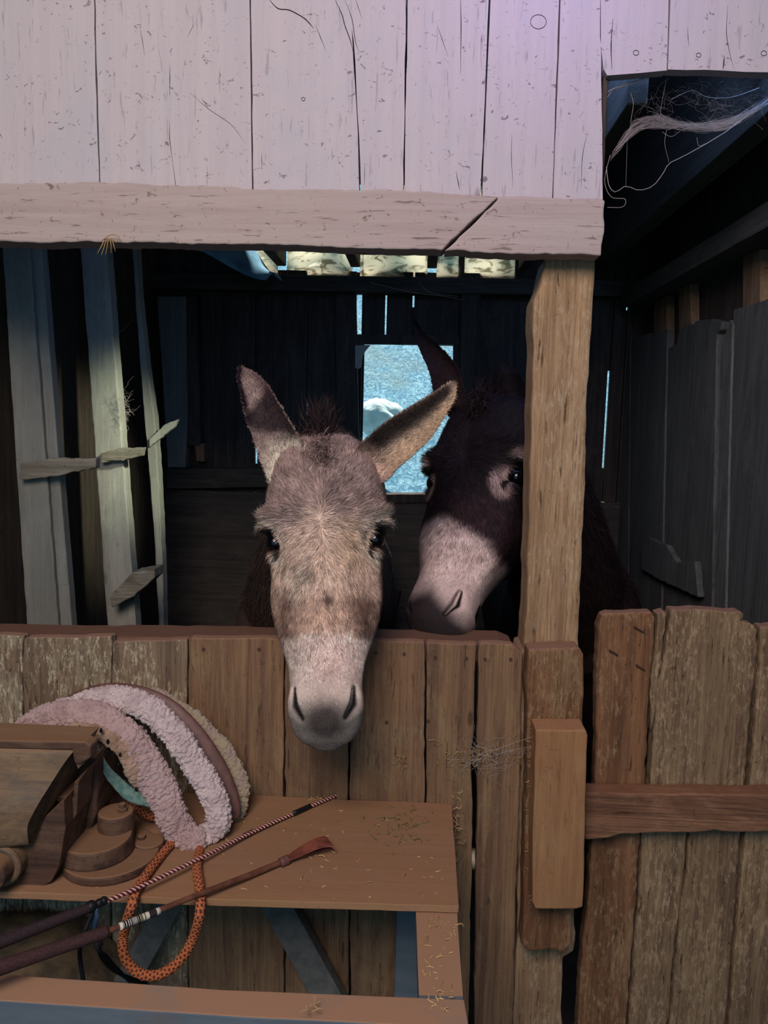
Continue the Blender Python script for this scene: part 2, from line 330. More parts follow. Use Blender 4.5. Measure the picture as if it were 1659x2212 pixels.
# eave panels glowing with daylight
zp0, zp1 = bz(800, 604), 2.75
for i, (a, b, lb) in enumerate([(545, 603, 'leftmost and smallest'), (620, 761, 'second from left'), (778, 923, 'third from left'), (943, 1112, 'rightmost')]):
    xs = np.linspace(bx(a, 580), bx(b, 580), 22); zs = np.linspace(zp0-.004, zp1, 26); R = []
    for z in zs: R.append([(x, YB-.01+.012*vnoise([[x, z*2, i]], 14, 3)[0]+.02*math.sin(x*23+z*9+i), z) for x in xs])
    R = np.array(R); m_, n_ = R.shape[:2]; idx = np.arange(m_*n_).reshape(m_, n_)
    q = np.stack([idx[:-1, :-1], idx[:-1, 1:], idx[1:, 1:], idx[1:, :-1]], -1).reshape(-1, 4).tolist()
    o = obj('eave_panel', R.reshape(-1, 3), [tuple(f) for f in q], M['panel'], smooth=True)
    s = o.modifiers.new('s', 'SOLIDIFY'); s.thickness = .002
    tag(o, 'pale daylit eave panel above the window, %s of the row of four' % lb, 'panel', 'daylit eave panels')
for i, (x, w) in enumerate([(-1.0, .05), (bx(611, 580), .04), (bx(769, 580), .04), (bx(933, 580), .04), (bx(1128, 580), .04), (.70, .06)]):
    lb = ['leftmost dark roof rafter over the stall', 'rafter left of the wide daylit eave panels', 'rafter over the left edge of the window', 'rafter over the right part of the window', 'rafter just left of the tan post top', 'broad dark rafter running back at upper right behind the cobweb'][i]
    fl('rafter', [box(x-w/2, x+w/2, 1.6, YB-.03, 2.17 if i else 2.3, 2.45)], M['darkY'], lb, 'rafter', .004, 'roof rafters over the stall')
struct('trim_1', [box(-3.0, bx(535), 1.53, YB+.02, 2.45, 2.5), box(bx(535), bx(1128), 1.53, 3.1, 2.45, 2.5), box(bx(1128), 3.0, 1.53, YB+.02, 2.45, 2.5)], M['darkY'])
fl('cross_joist', [box(.55, 1.0, 1.6, 1.66, 2.27, 2.44)], M['darkX'], 'dark joist behind the pale upper planks at top right', 'joist')
# tarp
R = []
for k in range(20):
    t = k/19; a = atY(425+150*t**.8, 540+66*math.sin(t*1.5), 2.9+.2*t); b = atY(540+70*t, 540+68*math.sin(t*1.55)-18*(1-t), 3.15)
    R.append([a+(b-a)*s+np.array([0, 0, .03*math.sin(s*3.1)]) for s in np.linspace(0, 1, 8)])
R = np.array(R); idx = np.arange(160).reshape(20, 8); q = np.stack([idx[:-1, :-1], idx[:-1, 1:], idx[1:, 1:], idx[1:, :-1]], -1).reshape(-1, 4).tolist()
o = obj('tarp', R.reshape(-1, 3), q, M['tarp'], smooth=True); s = o.modifiers.new('s', 'SOLIDIFY'); s.thickness = .003
tag(o, 'curled blue-grey plastic sheet hanging under the roof left of the eave panels', 'tarp')
# left wall and studs
P = []
y = 1.5
while y < 3.3:
    w = rnd.uniform(.15, .22); P.append(box(-1.14-rnd.uniform(0, .008), -1.12, y+.002, min(y+w, 3.32), 0, 2.46)); y += w
struct('wall_left', P+[box(-3.0, -2.95, -3, 1.55, 0, 3.3)], M['darkZ'])
struct('wall_right', [box(.92, .94+rnd.uniform(0, .008), 1.5+.18*k+.002, 1.5+.18*(k+1), 0, 2.46) for k in range(11)]+[box(2.95, 3.0, -3, 1.55, 0, 3.3)], M['darkZ'])
st = 'pale upright studs along the left stall wall'
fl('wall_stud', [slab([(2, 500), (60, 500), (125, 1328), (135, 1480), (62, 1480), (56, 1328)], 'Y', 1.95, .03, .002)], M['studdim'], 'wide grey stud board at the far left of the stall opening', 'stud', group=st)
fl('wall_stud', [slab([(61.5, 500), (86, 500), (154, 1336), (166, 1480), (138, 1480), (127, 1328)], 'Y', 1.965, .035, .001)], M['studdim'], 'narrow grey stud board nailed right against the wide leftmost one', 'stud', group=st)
fl('wall_stud', [slab([(170, 490), (226, 490), (293, 1336), (303, 1480), (240, 1480), (231, 1336)], 'Y', 2.3, .05, .002)], M['stud'], 'pale lit stud with a small wedge bracket at its foot', 'stud', group=st)
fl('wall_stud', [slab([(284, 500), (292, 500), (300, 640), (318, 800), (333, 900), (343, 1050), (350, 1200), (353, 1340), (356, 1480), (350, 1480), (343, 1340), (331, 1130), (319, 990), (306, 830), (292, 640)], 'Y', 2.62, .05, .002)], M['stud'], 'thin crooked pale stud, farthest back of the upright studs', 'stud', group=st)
rg = 'short rough rungs nailed to the left studs'
fl('rung', [slab([(42, 1002), (125, 990), (207, 990), (207, 1012), (130, 1028), (42, 1037)], 'Y', 1.92, .028, .004, .008)], M['studX'], 'rough bark-edged rung across the grey leftmost studs', 'rung', group=rg)
fl('rung', [slab([(216, 978), (255, 968), (310, 966), (306, 985), (265, 996), (218, 1000)], 'Y', 2.27, .028, .004, .008)], M['studX'], 'rough rung stub sticking out to the right of the pale lit stud', 'rung', group=rg)
fl('rung', [slab([(321, 948), (355, 917), (385, 905), (378, 921), (350, 945), (322, 966)], 'Y', 2.6, .02, .003, .01)], M['stud'], 'slanting pale rung stub on the thin farthest stud', 'rung', group=rg)
a = [atY(*p, 2.26) for p in ((236, 1290), (286, 1236), (334, 1229), (334, 1247), (290, 1288), (241, 1313))]
fl('shelf_bracket', [slab([(236, 1290), (286, 1236), (334, 1229), (334, 1247), (290, 1288), (241, 1313)], 'Y', 2.22, .08, .003, .012)], M['studX'], 'small wedge-shaped ledge at the foot of the pale lit stud', 'bracket')
# right-hand wall: plate, studs, ragged lining boards
x_ = .82
zl, zu = atX(1659, 500, x_)[2], atX(1659, 445, x_)[2]
fl('side_plate', [box(.80, .92, 1.6, YB-.1, zl, zu)], M['darkY'], 'dark horizontal timber running back along the right stall wall', 'beam')
for o, lb in [([(1412, 620), (1440, 620), (1440, 760), (1412, 760)], 'farthest reddish'), ([(1466, 590), (1492, 590), (1492, 760), (1466, 760)], 'middle reddish'), ([(1604, 500), (1642, 500), (1642, 720), (1604, 720)], 'nearest reddish')]:
    fl('side_stud', [slab(o, 'X', .885, .03)], M['board'], '%s upright above the ragged lining boards of the right wall' % lb, 'stud', group='reddish uprights on the right wall')
lin_ = [([(1330, 740), (1362, 733), (1352, 1700), (1322, 1700)], 'narrow lining board in the far right corner'),
 ([(1364, 732), (1392, 722), (1441, 714), (1440, 745), (1420, 1700), (1354, 1700)], 'dark lining board beside the far corner, its top stepped'),
 ([(1443, 752), (1460, 742), (1466, 716), (1480, 700), (1498, 703), (1502, 694), (1540, 689), (1560, 696), (1556, 712), (1548, 722), (1530, 1700), (1425, 1700)], 'wide dark lining board with a ragged notched top'),
 ([(1562, 730), (1572, 706), (1577, 690), (1582, 700), (1556, 1700), (1534, 1700)], 'thin splintered lining strip between two wide boards'),
 ([(1584, 668), (1640, 652), (1760, 610), (1740, 1700), (1560, 1700)], 'tallest lining board at the right edge of the photo')]
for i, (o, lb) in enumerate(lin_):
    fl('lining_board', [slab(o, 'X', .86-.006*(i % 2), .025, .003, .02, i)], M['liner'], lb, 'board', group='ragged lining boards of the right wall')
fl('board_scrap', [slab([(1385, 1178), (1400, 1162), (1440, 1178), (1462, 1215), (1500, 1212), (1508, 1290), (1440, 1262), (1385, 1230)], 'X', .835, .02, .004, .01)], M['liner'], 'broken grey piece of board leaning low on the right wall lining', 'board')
# outside
n = 60; xs = np.linspace(-6, 6, n); ys = np.linspace(3.9, 12, n); X, Y = np.meshgrid(xs, ys)
Z = np.clip((Y-4.2)*.75, -.1, 9)+.12*vnoise(np.stack([X.ravel(), Y.ravel(), 0*X.ravel()], 1), 1.3, 5).reshape(X.shape)
idx = np.arange(n*n).reshape(n, n); q = np.stack([idx[:-1, :-1], idx[:-1, 1:], idx[1:, 1:], idx[1:, :-1]], -1).reshape(-1, 4).tolist()
o = obj('hillside', np.stack([X.ravel(), Y.ravel(), Z.ravel()], 1), q, M['hill'], smooth=True); tag(o, kind='structure'); o['label'] = 'bright overgrown bank outside the window'
V, Fc = sphere((0, 0, 0), 1, 40, 28); V = V*(1+.22*vnoise(V, 1.8, 2)[:, None]+.07*vnoise(V, 5, 3)[:, None])
c = atY(823, 905, 5.55); V = V*np.array([.16, .14, .15])+c
tag(obj('boulder', V, Fc, M['rock'], smooth=True), 'pale boulder on the bright bank seen through the window', 'rock')
# ================================================================ front of the stall
def planks_wall():
    YF = 1.5; P = []
    def pl(o, s): P.append(slab(o, 'Y', YF, .025, .0012, .03, s))
    e0 = [-400, 204, 541, 879, 1058, 1210, 1299]; e1 = [-400, 216, 546, 872, 1040, 1194, 1304]; g = 1.6
    for i in range(6):
        a0, b0, a1, b1 = e0[i]+g, e0[i+1]-g, e1[i]+g, e1[i+1]-g
        ext = lambda x0, x1, y: x0+(x1-x0)*(y/420.)
        top = [(ext(a0, a1, -900), -900), (ext(b0, b1, -900), -900)]; yb = 500
        if i == 2: sl = [(781.5, yb), (776, 300), (764, 90), (760, 60), (761.5, 90), (773.6, 300), (778.5, yb)]
        elif i == 1: sl = [(382, yb), (380, 400), (367, 300), (367, 130), (365.5, 300), (378.5, 400), (380, yb)]
        elif i == 4: sl = []
        else: sl = []
        pl(top+[(ext(b0, b1, yb), yb)]+sl+[(ext(a0, a1, yb), yb)], i)
    # thin crack at the top of the fourth board is a real slot
    pl([(1301.5, -900), (1450, -900), (1444.5, 0), (1440, 152), (1380, 158), (1312, 163), (1304, 150), (1296, 80)], 8)
    pl([(1453, -900), (1900, -900), (1900, 168), (1659, 156), (1560, 152), (1443, 150), (1448.5, 0)], 9)
    return P
def cracks(Y, L): return [tube([atY(x, y, Y) for x, y in p], [r*.3]+[r]*max(1, len(p)-2)+[r*.3], 5, len(p)*8) for p, r in L]
pw = planks_wall(); cr = cracks(1.4998, [([(578, -5), (600, 18), (625, 22), (655, 38), (668, 50), (678, 62)], .0009), ([(682, 55), (692, 80), (704, 110)], .0006), ([(722, -5), (738, 30), (745, 55), (756, 85), (762, 110)], .0008), ([(745, 0), (760, 40), (768, 90), (776, 112)], .0006), ([(765, -10), (782, 40)], .0005), ([(995, -10), (996, 60), (995, 160)], .0008), ([(876, -5), (878, 70), (876, 100)], .0008),
  ([(945, 55), (955, 85), (968, 122)], .0005), ([(1106, 290), (1105, 340), (1108, 405)], .0005), ([(1268, 290), (1258, 340), (1256, 405)], .0006), ([(1324, 40), (1320, 100), (1322, 150)], .0010), ([(1565, 120), (1562, 150)], .0012), ([(1572, 10), (1570, 80), (1585, 150)], .0006), ([(1485, 60), (1488, 100)], .0005), ([(302, 60), (308, 90), (312, 118)], .0005), ([(420, 50), (405, 80)], .0004), ([(410, 200), (450, 235), (500, 270), (530, 310)], .0004), ([(985, 370), (990, 395), (993, 410)], .0008), ([(565, 330), (566, 365)], .0005), ([(788, 352), (787, 400)], .0005)])
def ringm(x, y, r, Y=1.4995): return tube([atY(x+r*math.cos(t), y+r*.9*math.sin(t), Y) for t in np.linspace(0, 6.28, 24)], .0005, 4)
cr += [ringm(1163, 47, 17), ringm(1374, 114, 6), ringm(1509, 119, 5), ringm(1650, 115, 6), ringm(655, 214, 4)]
V1, F1 = join(pw); V2, F2 = join(cr); F2 = [tuple(i+len(V1) for i in f) for f in F2]
tag(obj('wall_front', np.vstack([V1, V2]), F1+F2, None, mats=[M['pink'], M['crack']], fm=[0]*len(F1)+[1]*len(F2), bevel=.0008), kind='structure')
fl('edge_strip', [slab([(1304, 150), (1316, 163), (1312, 210), (1308, 300), (1303, 430), (1296, 430), (1299, 250)], 'Y', 1.515, .03)], M['darkZ'], 'dark strip behind the right edge of the pale upper planks', 'board')
bl = [(-160, 389), (0, 396), (200, 393), (420, 401), (600, 410), (850, 411), (1078, 424)]
fl('header_beam', [slab(bl+[(955, 541), (700, 533), (400, 526), (0, 521), (-160, 518)], 'Y', 1.44, .058, .003, .012)], M['pinkX'], 'long pale pink header beam left of the diagonal joint', 'beam', .003)
fl('header_beam', [slab([(1083, 424), (1296, 428), (1308, 433), (1306, 500), (1300, 530), (1299, 552), (1150, 550), (959, 542)], 'Y', 1.44, .058, .003, .012)], M['pinkX'], 'short right end of the pale pink header beam, past the diagonal joint', 'beam', .003)
fl('straw_tuft', [tube([atY(232+dx, 515, 1.435), atY(228+dx*2, 530, 1.43), atY(222+dx*3, 552-abs(dx), 1.435)], [.0012, .0009, .0005], 4, 8) for dx in (-4, -1, 2, 6, 9)]+[tube([atY(220, 520, 1.432), atY(240, 507, 1.428), atY(258, 512, 1.43), atY(250, 524, 1.43)], .0008, 4, 10)], M['straw'], 'little tuft of straw caught on the bottom edge of the header beam', 'straw', 0)
# tan post
fl('post', [slab([(1180, 556), (1287, 558), (1282, 640), (1275, 760), (1268, 900), (1266, 1000), (1262, 1090), (1255, 1250), (1250, 1420), (1131, 1420), (1134, 1350), (1140, 1240), (1144, 1000), (1150, 850), (1153, 760), (1150, 690), (1152, 650), (1166, 618), (1172, 590)], 'Y', 1.5, .1, .003, .02),
   slab([(1122, 1404), (1258, 1404), (1240, 2056), (1216, 2070), (1206, 2700), (1090, 2700), (1116, 2000)], 'Y', 1.5, .1, .004, .02)], M['post'], 'tan weathered wooden post standing under the end of the pink header beam', 'post', .006)
fl('post_block', [slab([(1140, 1403), (1252, 1400), (1261, 1415), (1262, 1480), (1258, 1600), (1248, 1940), (1237, 1990), (1236, 2040), (1215, 2060), (1190, 2052), (1142, 2058), (1124, 2040), (1130, 1990), (1136, 1700)], 'Y', 1.445, .053, .004, .02)], M['gatered'], 'dark knotty block nailed on the post behind the cleaner block', 'block', .005)
fl('latch_block', [slab([(1157, 1577), (1266, 1577), (1270, 1590), (1266, 1700), (1259, 1960), (1246, 1964), (1157, 1964), (1150, 1950), (1152, 1760)], 'Y', 1.385, .058, .0015, .03)], M['block'], 'clean-cut orange-brown block on the front of the post holding the gate bar', 'block', .003)
fl('gate_bar', [slab([(1264, 1713), (1460, 1716), (1760, 1716), (1760, 1796), (1600, 1798), (1545, 1793), (1500, 1799), (1400, 1800), (1340, 1802), (1310, 1811), (1264, 1814)], 'Y', 1.452, .043, .0025, .012)], M['bar'], 'reddish-brown horizontal bar across the gate at right, wavy along the bottom', 'bar', .003)
# partition
rt = atY(700, 1378, 1.5)[2]
fl('stall_rail', [slab([(-160, 1374), (500, 1379), (760, 1384), (1000, 1388), (1082, 1390), (1112, 1402), (1116, 1430), (-160, 1430)], 'Y', 1.5, .1, .003, .03)], M['rail'], 'dusty wide rail lying along the top of the stall partition', 'rail', .006)
pt = thing('stall_partition', (-.3, 1.49, 0), 'brown partition of upright boards below the donkeys, behind the workbench', 'partition')
bd = [(-160, 49, -140, 46, 1372, 1374, 'p'), (51, 240, 49, 236, 1378, 1374, 'p'), (242, 404, 240, 404, 1386, 1382, 'p'), (407, 612, 407, 613, 1378, 1380, 'b'), (615, 752, 616, 753, 1382, 1384, 'b'), (755, 917, 756, 917, 1386, 1388, 'b'), (921, 1030, 921, 1012, 1388, 1391, 'b'), (1034, 1130, 1025, 1108, 1390, 1404, 'b')]
for i, (a, b, a2, b2, ya, yb, k) in enumerate(bd):
    m2 = lambda y, t0, t2: t0+(t2-t0)*(y-1400)/800
    xr = [(b, yb)] if i < 7 else [(1112, 1397), (1130, 1412)]
    o = [(a, ya+3), (a+6, ya)]+[(b-5, yb) if i < 7 else (1106, 1393)]+xr
    for y in (1500, 1650, 1800, 2000, 2200, 2700):
        n0 = {(6, 1650): -6, (7, 1650): 0, (6, 1500): -3}.get((i, y), 0); o.append((m2(y, b, b2)+n0, y))
    for y in (2700, 2200, 2000, 1800, 1650, 1500): o.append((m2(y, a, a2), y))
    V, Fc = slab(o, 'Y', 1.473, .026, .0025, .02, i)
    ob = obj('plank', V, Fc, M['boardpale' if k == 'p' else 'board'], pt, bevel=.003)
    if k == 'p': ob['label'] = 'plank with pale flaking paint at the top'
P = [cyl(atY(x, y, 1.474), (0, -1, 0), .0035, .003, 12) for x, y in ((812, 1410), (873, 1412), (940, 1420), (1008, 1422), (1048, 1424), (1103, 1424), (560, 1402), (440, 1402), (835, 1560), (925, 1557))]
for v, f in P: obj('nail_head', v, f, M['nail'], pt)
# gate
gt = thing('stall_gate', (.62, 1.51, 0), 'rough gate of old upright boards at the lower right', 'gate')
G = [([(1291, 1356), (1300, 1330), (1314, 1325), (1410, 1322), (1416, 1337), (1412, 1406), (1402, 1500), (1395, 1693), (1384, 1806), (1370, 2017), (1353, 2212), (1330, 2700), (1215, 2700), (1247, 2212), (1268, 1950), (1281, 1806), (1285, 1693), (1288, 1500)], 'gatered'),
 ([(1420, 1327), (1438, 1321), (1441, 1327), (1437, 1360), (1424, 1450), (1414, 1545), (1406, 1580), (1404, 1500), (1412, 1427)], 'gate'),
 ([(1450, 1317), (1500, 1315), (1600, 1321), (1607, 1326), (1605, 1337), (1600, 1341), (1628, 1350), (1637, 1361), (1633, 1427), (1622, 1550), (1610, 1659), (1604, 1770), (1389, 1770), (1405, 1693), (1410, 1613), (1418, 1510), (1436, 1410), (1445, 1343)], 'gate'),
 ([(1388, 1772), (1487, 1772), (1480, 1870), (1463, 2000), (1441, 2212), (1418, 2700), (1335, 2700), (1358, 2212), (1374, 2017), (1384, 1850)], 'gate'),
 ([(1491, 1772), (1602, 1772), (1600, 1807), (1582, 2050), (1567, 2212), (1545, 2700), (1422, 2700), (1445, 2212), (1467, 2000), (1484, 1870)], 'gate'),
 ([(1642, 1353), (1700, 1349), (1760, 1352), (1760, 2700), (1560, 2700), (1575, 2212), (1604, 1850), (1620, 1680), (1632, 1560), (1640, 1420)], 'gate')]
for i, (o, k) in enumerate(G):
    V, Fc = slab(o, 'Y', 1.497+.004*((i % 2) if i < 3 else 0), .035, .004, .015, i+20); ob = obj('plank', V, Fc, M[k], gt, bevel=.005)
    if k == 'gatered': ob['label'] = 'redder gate plank beside the post'
for x, y in ((1380, 1360), (1325, 1410), (1383, 1442)):
    v, f = tube([atY(x-9, y-6, 1.492), atY(x+10, y+5, 1.492)], .0018, 6, 4); obj('nail', v, f, M['nail'], gt)
# back frame of the lower stall (dark gap between post and gate)
# ================================================================ workbench
zb = atY(760, 1727, 1.47)[2]
wb = thing('workbench', (-.3, 1.3, 0), 'workbench with a dusty plywood sheet on a grey-blue painted frame', 'workbench')
V, Fc = slab([(-260, 1697), (530, 1716), (750, 1728), (976, 1733), (984, 1850), (991, 1957), (480, 1943), (300, 1937), (0, 1926), (-260, 1914)], 'Z', zb, -.012, .001, .02)
V[:, 1] = np.minimum(V[:, 1], 1.4715); obj('plywood_top', V, Fc, M['ply'], wb, bevel=.001)
zf = zb-.014
def fr(o, th, nm): V, Fc = slab(o, 'Z', zf, th, .0008, .05); V[:, 1] = np.minimum(V[:, 1], 1.4715); obj(nm, V, Fc, M['frame'], wb, bevel=.002)
fr([(888, 1700), (968, 1700), (1000, 2152), (905, 2150)], -.03, 'frame_side')
fr([(-300, 2088), (45, 2106), (480, 2137), (905, 2154), (1003, 2158), (1014, 2222), (480, 2194), (0, 2162), (-300, 2140)], -.09, 'frame_front')
c1 = atZ(985, 2170, zf)
for X_, Y_ in ((c1[0]-.03, c1[1]+.02), (c1[0]-.06, 1.44), (-1.05, 1.44), (-1.05, c1[1]+.02)):
    V, Fc = box(X_-.03, X_+.03, Y_-.025, Y_+.025, 0, zf-.03); obj('leg', V, Fc, M['frame'], wb, bevel=.003)
def beam2(a, b, w, th, up=(0, 1, 0)):
    a, b = np.array(a), np.array(b); t = (b-a)/np.linalg.norm(b-a); n = np.cross(t, up); n /= np.linalg.norm(n); u = np.cross(n, t)
    V = [p+n*sx*w/2+u*sy*th/2 for p in (a, b) for sx, sy in ((-1, -1), (1, -1), (1, 1), (-1, 1))]
    return V, [(0, 3, 2, 1), (4, 5, 6, 7), (0, 1, 5, 4), (1, 2, 6, 5), (2, 3, 7, 6), (3, 0, 4, 7)]
V, Fc = beam2(atY(590, 1930, 1.44), atY(722, 2170, 1.44), .06, .03); obj('brace', V, Fc, M['brace'], wb, bevel=.002)
V, Fc = beam2(atY(395, 1900, 1.42), atY(240, 2180, 1.42), .05, .03); obj('brace', V, Fc, M['brace'], wb, bevel=.002)
# low heap of earth and hay with stones under the left of the bench
n = 70; xs = np.linspace(-1.3, -.42, n); ys = np.linspace(.95, 1.46, 50); X, Y = np.meshgrid(xs, ys)
h = .50*np.clip((-.40-X)/.28, 0, 1)**.6*np.clip((Y-.94)/.10, 0, 1)**.5; Pn = np.stack([X.ravel(), Y.ravel(), 0*X.ravel()], 1)
Z = h+np.where(h > .02, 1, 0)*(.03*vnoise(Pn, 9, 3)+.015*vnoise(Pn, 28, 4)).reshape(X.shape); Z = np.maximum(Z, -.002)
idx = np.arange(n*50).reshape(50, n); q = np.stack([idx[:-1, :-1], idx[:-1, 1:], idx[1:, 1:], idx[1:, :-1]], -1).reshape(-1, 4).tolist()
M['heap'] = simple('dusty_hay_heap', '6b5a44', .95, c2='4a4036', sc=25, bump=.006)
tag(obj('hay_heap', np.stack([X.ravel(), Y.ravel(), Z.ravel()], 1), q, M['heap'], smooth=True), 'dusty heap of earth and old hay under the left end of the workbench', 'hay', kind='stuff')
# ================================================================ vise
vs = thing('bench_vise', atZ(120, 1860, zb), 'large rusty bench vise bolted to the left end of the workbench', 'vise')
def vp(name, parts, mat, bv=.004, label=None, smooth=False):
    V, Fc = join(parts); return obj(name, V, Fc, mat, vs, bevel=bv, label=label, smooth=smooth, es_=smooth)
# moving jaw: a cast hood, its front bulging, swept across X
prof = [(.0, 0.0), (-.012, -.008), (-.02, -.03), (-.03, -.055), (-.05, -.085), (-.055, -.12), (-.05, -.15), (-.03, -.157), (.06, -.157), (.08, -.1), (.08, 0.0)]
pr = spline(prof[:8], 26).tolist()+prof[8:]
a = atY(-140, 1606, 1.16); R = []
xl, xr = a[0], atY(170, 1597, 1.16)[0]; zt = atY(60, 1608, 1.16)[2]; xw = atY(60, 1800, 1.12)[0]
for k in range(13):
    t = k/12; ring = []
    for yy, zz in pr:
        dn = min(1, max(0, -zz/.157)); xe = xr+(xw-xr)*min(1, dn*1.35)**.8
        x = xl+(xe-xl)*t; rd = .012*max(0, t-.8)**2/.04
        ring.append((x, 1.16+yy*(1-.25*max(0, t-.75)*4*(1 if yy < 0 else 0)), zt+zz*(1)))
    R.append(ring)
vp('moving_jaw', [loft(R)], M['rust2'], 0, smooth=True)
vp('jaw_plate', [slab([(-140, 1599), (158, 1603), (184, 1604), (196, 1614), (195, 1638), (172, 1652), (160, 1650), (155, 1620), (-140, 1616)], 'Y', 1.15, .03, .0006, .02)], M['rust'], .003)
vp('jaw_insert', [slab([(164, 1650), (193, 1625), (196, 1634), (168, 1662)], 'Y', 1.155, .03, .0003)], M['rust2'], .001)
vp('screw_housing', [slab([(-140, 1822), (62, 1802), (100, 1762), (138, 1728), (141, 1790), (128, 1872), (110, 1905), (64, 1928), (-140, 1936)], 'Y', 1.14, .09, .0012, .02), slab([(108, 1720), (140, 1722), (158, 1724), (160, 1690), (195, 1655), (170, 1690), (165, 1760), (140, 1800), (136, 1740)], 'Y', 1.17, .06, .001)], M['rust'], .005)
vp('fixed_jaw', [slab([(-100, 1600), (150, 1640), (205, 1636), (212, 1700), (208, 1760), (178, 1838), (166, 1842), (152, 1830), (140, 1870), (-100, 1870)], 'Y', 1.235, .075, .001, .02)], M['rust'], .006)
cb = atZ(225, 1855, zb); vp('swivel_base', [cyl((cb[0]+.012, cb[1], zb), (0, 0, 1), .082, .016, 64), cyl((cb[0]-.012, cb[1]-.004, zb+.016), (0, 0, 1), .064, .03, 64, .06), cyl(np.array([*atZ(322, 1838, zb)[:2], zb]), (0, 0, 1), .026, .02, 32)], M['rust'], .004)
cl = atZ(246, 1792, zb+.046); vp('lock_lug', [cyl((cl[0], cl[1]+.01, zb+.014), (0, 0, 1), .031, .062, 32)], M['rust'], .005)
vp('lock_bolt', [cyl((cl[0]+.012, cl[1]+.01, zb+.076), (0, 0, 1), .009, .006, 6), cyl((cl[0]+.012, cl[1]+.01, zb+.082), (0, 0, 1), .006, .008, 12)], M['rust'], .001)
cs = atY(2, 1868, 1.12)
th = np.arange(40)*2*math.pi/40; R = [[(cs[0]+(.029+.006*math.cos(p))*math.cos(t), 1.118+.006*math.sin(p), cs[2]+(.029+.006*math.cos(p))*math.sin(t)) for p in np.arange(10)*2*math.pi/10] for t in th]
vp('screw_collar', [loft(R, closed=True), cyl((cs[0], 1.12, cs[2]), (0, 1, 0), .034, .03, 40)], M['rust2'], 0, smooth=False)
vp('screw_head', [cyl((cs[0], 1.085, cs[2]), (0, 1, 0), .025, .05, 40)], M['redleather'] if 0 else M['rust'], .004)
vp('anchor_bolt', [cyl(np.array([*atZ(306, 1834, zb)[:2], zb+.02]), (0, 0, 1), .008, .006, 6)], M['rust'], .001)
# ================================================================ fleece girth over the vise
sg = thing('saddle_girth', atZ(410, 1835, zb), 'fleece-lined girth folded in loops and draped behind the vise', 'girth')
def band(name, pts, wid, thk, mat, curl=.004, n=160, m=36, Y=None, label=None, flat=False, seed=0):
    C = spline([atY(x, y, yy) for x, y, yy in pts], n); T = np.gradient(C, axis=0); T /= np.linalg.norm(T, axis=1)[:, None]
    view = C-CAM; view /= np.linalg.norm(view, axis=1)[:, None]
    A = np.cross(T, view); A /= np.linalg.norm(A, axis=1)[:, None]; B = np.cross(A, T)
    tt = np.linspace(0, 1, n); w = np.interp(tt, np.linspace(0, 1, len(wid)), wid)/2; h = np.interp(tt, np.linspace(0, 1, len(thk)), thk)/2
    th = np.arange(m)*2*math.pi/m; e = .75
    ca, sa = np.sign(np.cos(th))*np.abs(np.cos(th))**e, np.sign(np.sin(th))*np.abs(np.sin(th))**e
    endr = np.minimum(1, np.sqrt(np.minimum(tt, 1-tt)/.02+.02))
    R = C[:, None]+A[:, None]*((w*endr)[:, None]*ca)[..., None]+B[:, None]*((h*endr)[:, None]*sa)[..., None]
    V, Fc = loft(R)
    if curl:
        q = np.array([f for f in Fc if len(f) == 4]); N = vnormals(V, q)
        d = curl*(1.1-1.5*worley(V, 120, seed+2))+curl*.45*(1-2*worley(V, 260, seed+5))+.004*vnoise(V, 30, seed)
        if np.einsum('ij,ij->i', N, V-np.repeat(C, m, 0)).mean() < 0: N = -N
        V = V+N*d[:, None]
    return obj(name, V, Fc, mat, sg, smooth=True, label=label)
band('fleece_lining', [(40, 1582, 1.34), (95, 1556, 1.33), (160, 1548, 1.32), (225, 1560, 1.31), (280, 1598, 1.30), (320, 1655, 1.295), (352, 1720, 1.29), (380, 1775, 1.285), (412, 1815, 1.28), (446, 1808, 1.285)], [.035, .05, .055, .055, .055, .055, .055, .05, .045, .04], [.03], M['fleece2'], .0048, 460, 96, label='inner loop of pinkish fleece')
band('fleece_lining', [(440, 1812, 1.29), (470, 1778, 1.30), (462, 1725, 1.31), (430, 1665, 1.32), (392, 1605, 1.33), (345, 1550, 1.34), (290, 1518, 1.345), (225, 1512, 1.35), (150, 1530, 1.355), (95, 1552, 1.36)], [.04, .045, .045, .042, .042, .044, .044, .042, .04, .03], [.03], M['fleece'], .005, 460, 96, seed=9, label='outer loop of whiter fleece')
band('leather_strap', [(118, 1532, 1.40), (170, 1504, 1.40), (235, 1490, 1.395), (310, 1504, 1.385), (370, 1540, 1.375), (425, 1600, 1.365), (470, 1670, 1.355), (497, 1735, 1.345), (500, 1772, 1.34)], [.018, .02, .026, .034, .042, .044, .042, .036, .03], [.006], M['leather'], 0, 120, 12, label='smooth brown leather strap')
band('fleece_edge', [(325, 1492, 1.43), (385, 1525, 1.42), (440, 1570, 1.41), (490, 1630, 1.40), (519, 1690, 1.39), (516, 1745, 1.38), (490, 1785, 1.37)], [.014, .02, .026, .03, .03, .028, .02], [.02], M['fleece3'], .004, 260, 50, seed=4, label='yellowed fleece edging')
band('webbing', [(110, 1586, 1.262), (165, 1586, 1.262), (200, 1608, 1.262), (222, 1650, 1.264), (254, 1692, 1.266), (292, 1722, 1.27), (345, 1745, 1.28)], [.012, .014, .016, .018, .019, .018, .010], [.006], M['teal'], .0006, 160, 14, label='faded teal webbing')
band('matted_lining', [(150, 1570, 1.29), (205, 1580, 1.285), (250, 1605, 1.28), (285, 1648, 1.28), (305, 1700, 1.285), (330, 1728, 1.29)], [.015, .025, .028, .03, .026, .015], [.012], M['fleece4'], .003, 220, 44, seed=6, label='matted lining with dark burrs')
